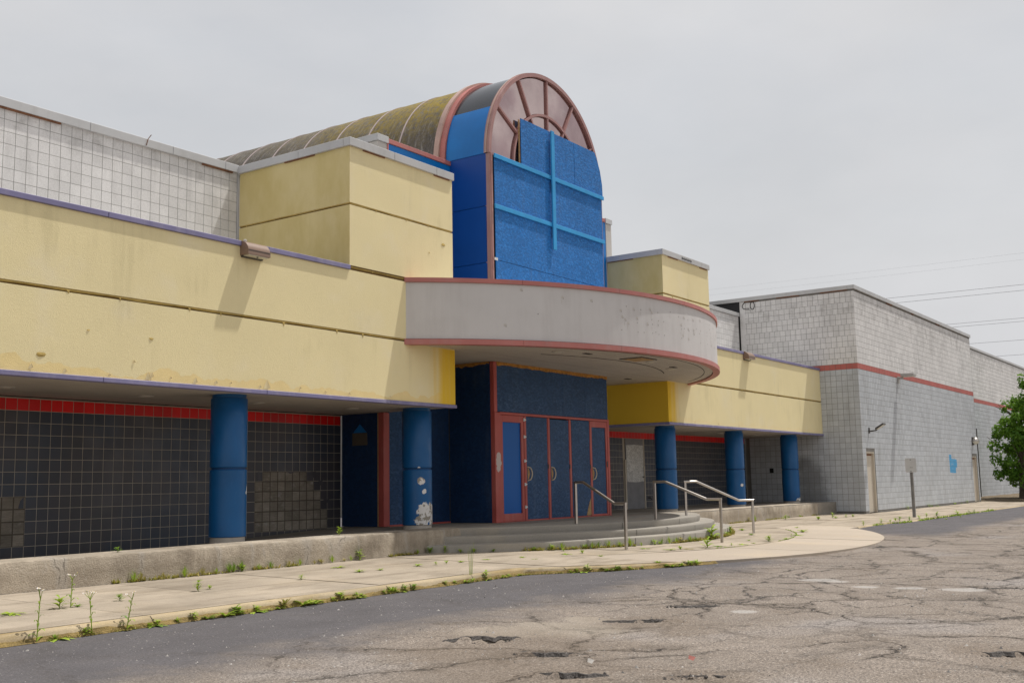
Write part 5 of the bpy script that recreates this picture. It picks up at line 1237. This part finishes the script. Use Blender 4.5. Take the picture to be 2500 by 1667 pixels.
# tall flowering ones at the left
def daisy_weed(x, y, z, h, label, seed):
    r = random.Random(seed); t = thing('flowering_weed', label, 'weed', (x, y, z), 'tall flowering weeds at the kerb')
    lx, ly = r.uniform(-.02,.02), r.uniform(-.02,.02)
    stem = MB(); top = Vector((x+lx*2, y+ly*2, z+h*.86)); stem.tube([(x,y,z),(x+lx,y+ly,z+h*.45),tuple(top)], [.006,.005,.0035], 6)
    heads = []
    for k in range(r.randint(4, 6)):
        e = top+Vector((r.uniform(-.045,.045), r.uniform(-.045,.045), h*.14*r.uniform(.6,1.1))); stem.tube([tuple(top-Vector((0,0,h*.1*r.random()))), tuple((top+e)/2+Vector((0,0,-.006))), tuple(e)], [.003,.0025,.002], 5); heads.append(e)
    make('stem', stem, M['weed'], t, smooth=60)
    for k in range(9):
        a = k*2.4+r.random(); hh = h*(.02+.75*(k/9.)); L = (.10 if k < 4 else .055)*r.uniform(.8,1.2); w_ = .014 if k < 4 else .008
        px, py = x+lx*2*min(1,hh/h), y+ly*2*min(1,hh/h); ca, sa = math.cos(a), math.sin(a); mb = MB(); pr = []
        for f, ww, dz in ((0,.3,0),(.4,1,.03),(.75,.8,.03),(1,.05,.012)): pr += [(px+ca*L*f-sa*w_*ww, py+sa*L*f+ca*w_*ww, z+hh+dz*1.2), (px+ca*L*f+sa*w_*ww, py+sa*L*f-ca*w_*ww, z+hh+dz*1.2)]
        make('leaf', mb.add(pr, [(0,1,3,2),(2,3,5,4),(4,5,7,6)]), M['weeddark' if k % 2 else 'weed'], t, fix=False)
    for e in heads:
        mb = MB(); n = 12; q = r.uniform(.012,.017); tl = Vector((r.uniform(-.5,.5), r.uniform(-.7,.1), 1)).normalized(); u = tl.orthogonal().normalized(); v_ = tl.cross(u)
        for k in range(n):
            a = 6.2832*k/n; d = u*math.cos(a)+v_*math.sin(a); s_ = u*-math.sin(a)+v_*math.cos(a)
            mb.add([tuple(e+d*.003), tuple(e+d*q*.8+s_*.0036+tl*.002), tuple(e+d*q), tuple(e+d*q*.8-s_*.0036+tl*.002)], [(0,1,2,3)])
        f = make('flower', mb, M['petal'], t, fix=False)
        ey = MB(); ey.lathe([(.005, e.z+.001), (.0045, e.z+.004), (.002, e.z+.006)], e.x, e.y, 8); make('flower_eye', ey, M['flowereye'], f)
for i, (x, y, z, h) in enumerate(((6.06,-3.70,-1.40,.50),(6.66,-3.69,-1.40,.42),(7.06,-3.69,-1.40,.375),(7.36,-2.24,-1.273,.37))):
    daisy_weed(x, y, z, h, ('tallest white flowering weed, leftmost at the kerb', 'branching white flowering weed, second at the kerb', 'white flowering weed at the kerb, nearest the slab joint', 'thin white flowering weed rising from the sidewalk joint')[i], 20+i)
mb = MB()
for k in range(4):
    x, y = 12.95+.02*k, -3.62; mb.tube([(x,y,-1.31),(x+.01*k-.01,y,-1.1),(x+.03*k-.05,y-.01,-.93+.03*k)], [.004,.003,.001], 4)
make('grass_blades', mb, M['weed'], None, label='few tall thin grass blades standing at the kerb', category='grass')
# moss, dry grass and crumbs that gather along the edges
def tufts(path, width, dens, hmin, hmax):
    for (x0, y0), (x1, y1) in zip(path[:-1], path[1:]):
        L = math.hypot(x1-x0, y1-y0)
        for _ in range(int(L*dens)):
            t_ = random.random(); x = x0+(x1-x0)*t_; y = y0+(y1-y0)*t_-abs(random.gauss(0, width))
            if mnoise.noise(Vector((x*.8, y*.5, 3))) < -.12: continue
            yield x, y, random.uniform(hmin, hmax)
def stuff_blades(name, label, gen, zf, mat):
    mb = MB()
    for x, y, h in gen:
        z = zf(x, y)
        for k in range(4):
            a = random.uniform(0, 6.28); l = h*random.uniform(.3,.9); w_ = h*.2; ca, sa = math.cos(a), math.sin(a)
            mb.add([(x-sa*w_, y+ca*w_, z), (x+sa*w_, y-ca*w_, z), (x+ca*l, y+sa*l, z+h*random.uniform(.4,1))], [(0,1,2)])
    make(name, mb, M[mat], None, fix=False, kind='stuff', label=label)
stuff_blades('wall_grass', 'low moss and dry grass at the foot of the low wall', tufts([(9.2,-.37),(15.6,-.37)], .025, 70, .02, .09), lambda x, y: zwalk(y), 'moss')
stuff_blades('wall_grass', 'low moss and dry grass at the foot of the far low wall', tufts([(29.5,-.37),(37,-.37)], .03, 45, .02, .07), lambda x, y: zwalk(y), 'moss')
arc = [(XC+8.22*math.sin(R(a)), CY-8.22*math.cos(R(a))) for a in range(-44, 45, 2)]
stuff_blades('step_grass', 'low moss and dry grass along the bottom step', tufts(arc, .035, 80, .03, .11), lambda x, y: zwalk(y), 'moss')
ka = [(x, y_out(x)-.012) for x in np.arange(4.5, 17.2, .3)]
gd = MB(); xs_ = list(np.arange(4.5, 17.3, .06))
for x in xs_:
    yo = y_out(x); w_ = .05+.05*mnoise.noise(Vector((x*1.5, 4, 0)))+.03*mnoise.noise(Vector((x*7, 1, 0))); h_ = .05+.035*mnoise.noise(Vector((x*2.3, 6, 0)))+.015*mnoise.noise(Vector((x*11, 2, 0)))
    for dy, z in ((-.004, lot_z(x, yo-.02)+max(.012, h_)), (-.022, lot_z(x, yo-.03)+max(.01, h_*.6)), (-max(.03, w_), lot_z(x, yo-.08)+.003)): gd.v.append((x, yo+dy, z))
for i in range(len(xs_)-1):
    for k in range(2): gd.f.append((i*3+k, (i+1)*3+k, (i+1)*3+k+1, i*3+k+1))
make('gutter_soil', gd, M['soil'], None, kind='stuff', label='brown soil and moss gathered along the kerb')
stuff_blades('kerb_moss', 'yellowish moss along the kerb', tufts(ka, .022, 190, .012, .045), lot_z, 'moss')
sa_ = [(x, y_out(x)+.02) for x in np.arange(31, 46, .5)]
stuff_blades('edge_grass', 'grass along the far sidewalk edge', tufts(sa_, .06, 30, .03, .09), lambda x, y: max(zwalk(y)-.02, -1.36), 'weed')
ar2 = [(XC+9.75*math.sin(R(a)), CY-9.75*math.cos(R(a))) for a in range(-12, 36, 2)]
stuff_blades('joint_moss', 'green moss in the curved sidewalk joint', tufts(ar2, .012, 40, .01, .035), lambda x, y: zwalk(y), 'weed')
# loose stones on the lot
mb = MB()
for _ in range(3600):
    x = random.uniform(4, 20); y = random.uniform(-12.5, -4.0)
    if y > y_out(x)-.03: continue
    if mnoise.noise(Vector((x*.5, y*.5, 8))) < -.25 and random.random() < .7: continue
    s_ = random.uniform(.004, .011)*(1 if random.random() < .93 else 1.9); z = lot_z(x, y)
    a = random.uniform(0, 6.28); ring = [(x+s_*random.uniform(.7,1.2)*math.cos(a+1.257*k), y+s_*random.uniform(.7,1.2)*math.sin(a+1.257*k), z-.002) for k in range(5)]
    mb.add(ring+[(x+random.uniform(-.3,.3)*s_, y, z+s_*random.uniform(.6,1.1))], [(k, (k+1) % 5, 5) for k in range(5)])
make('loose_stones', mb, M['pebble'], None, fix=False, kind='stuff', label='loose pebbles scattered on the asphalt')
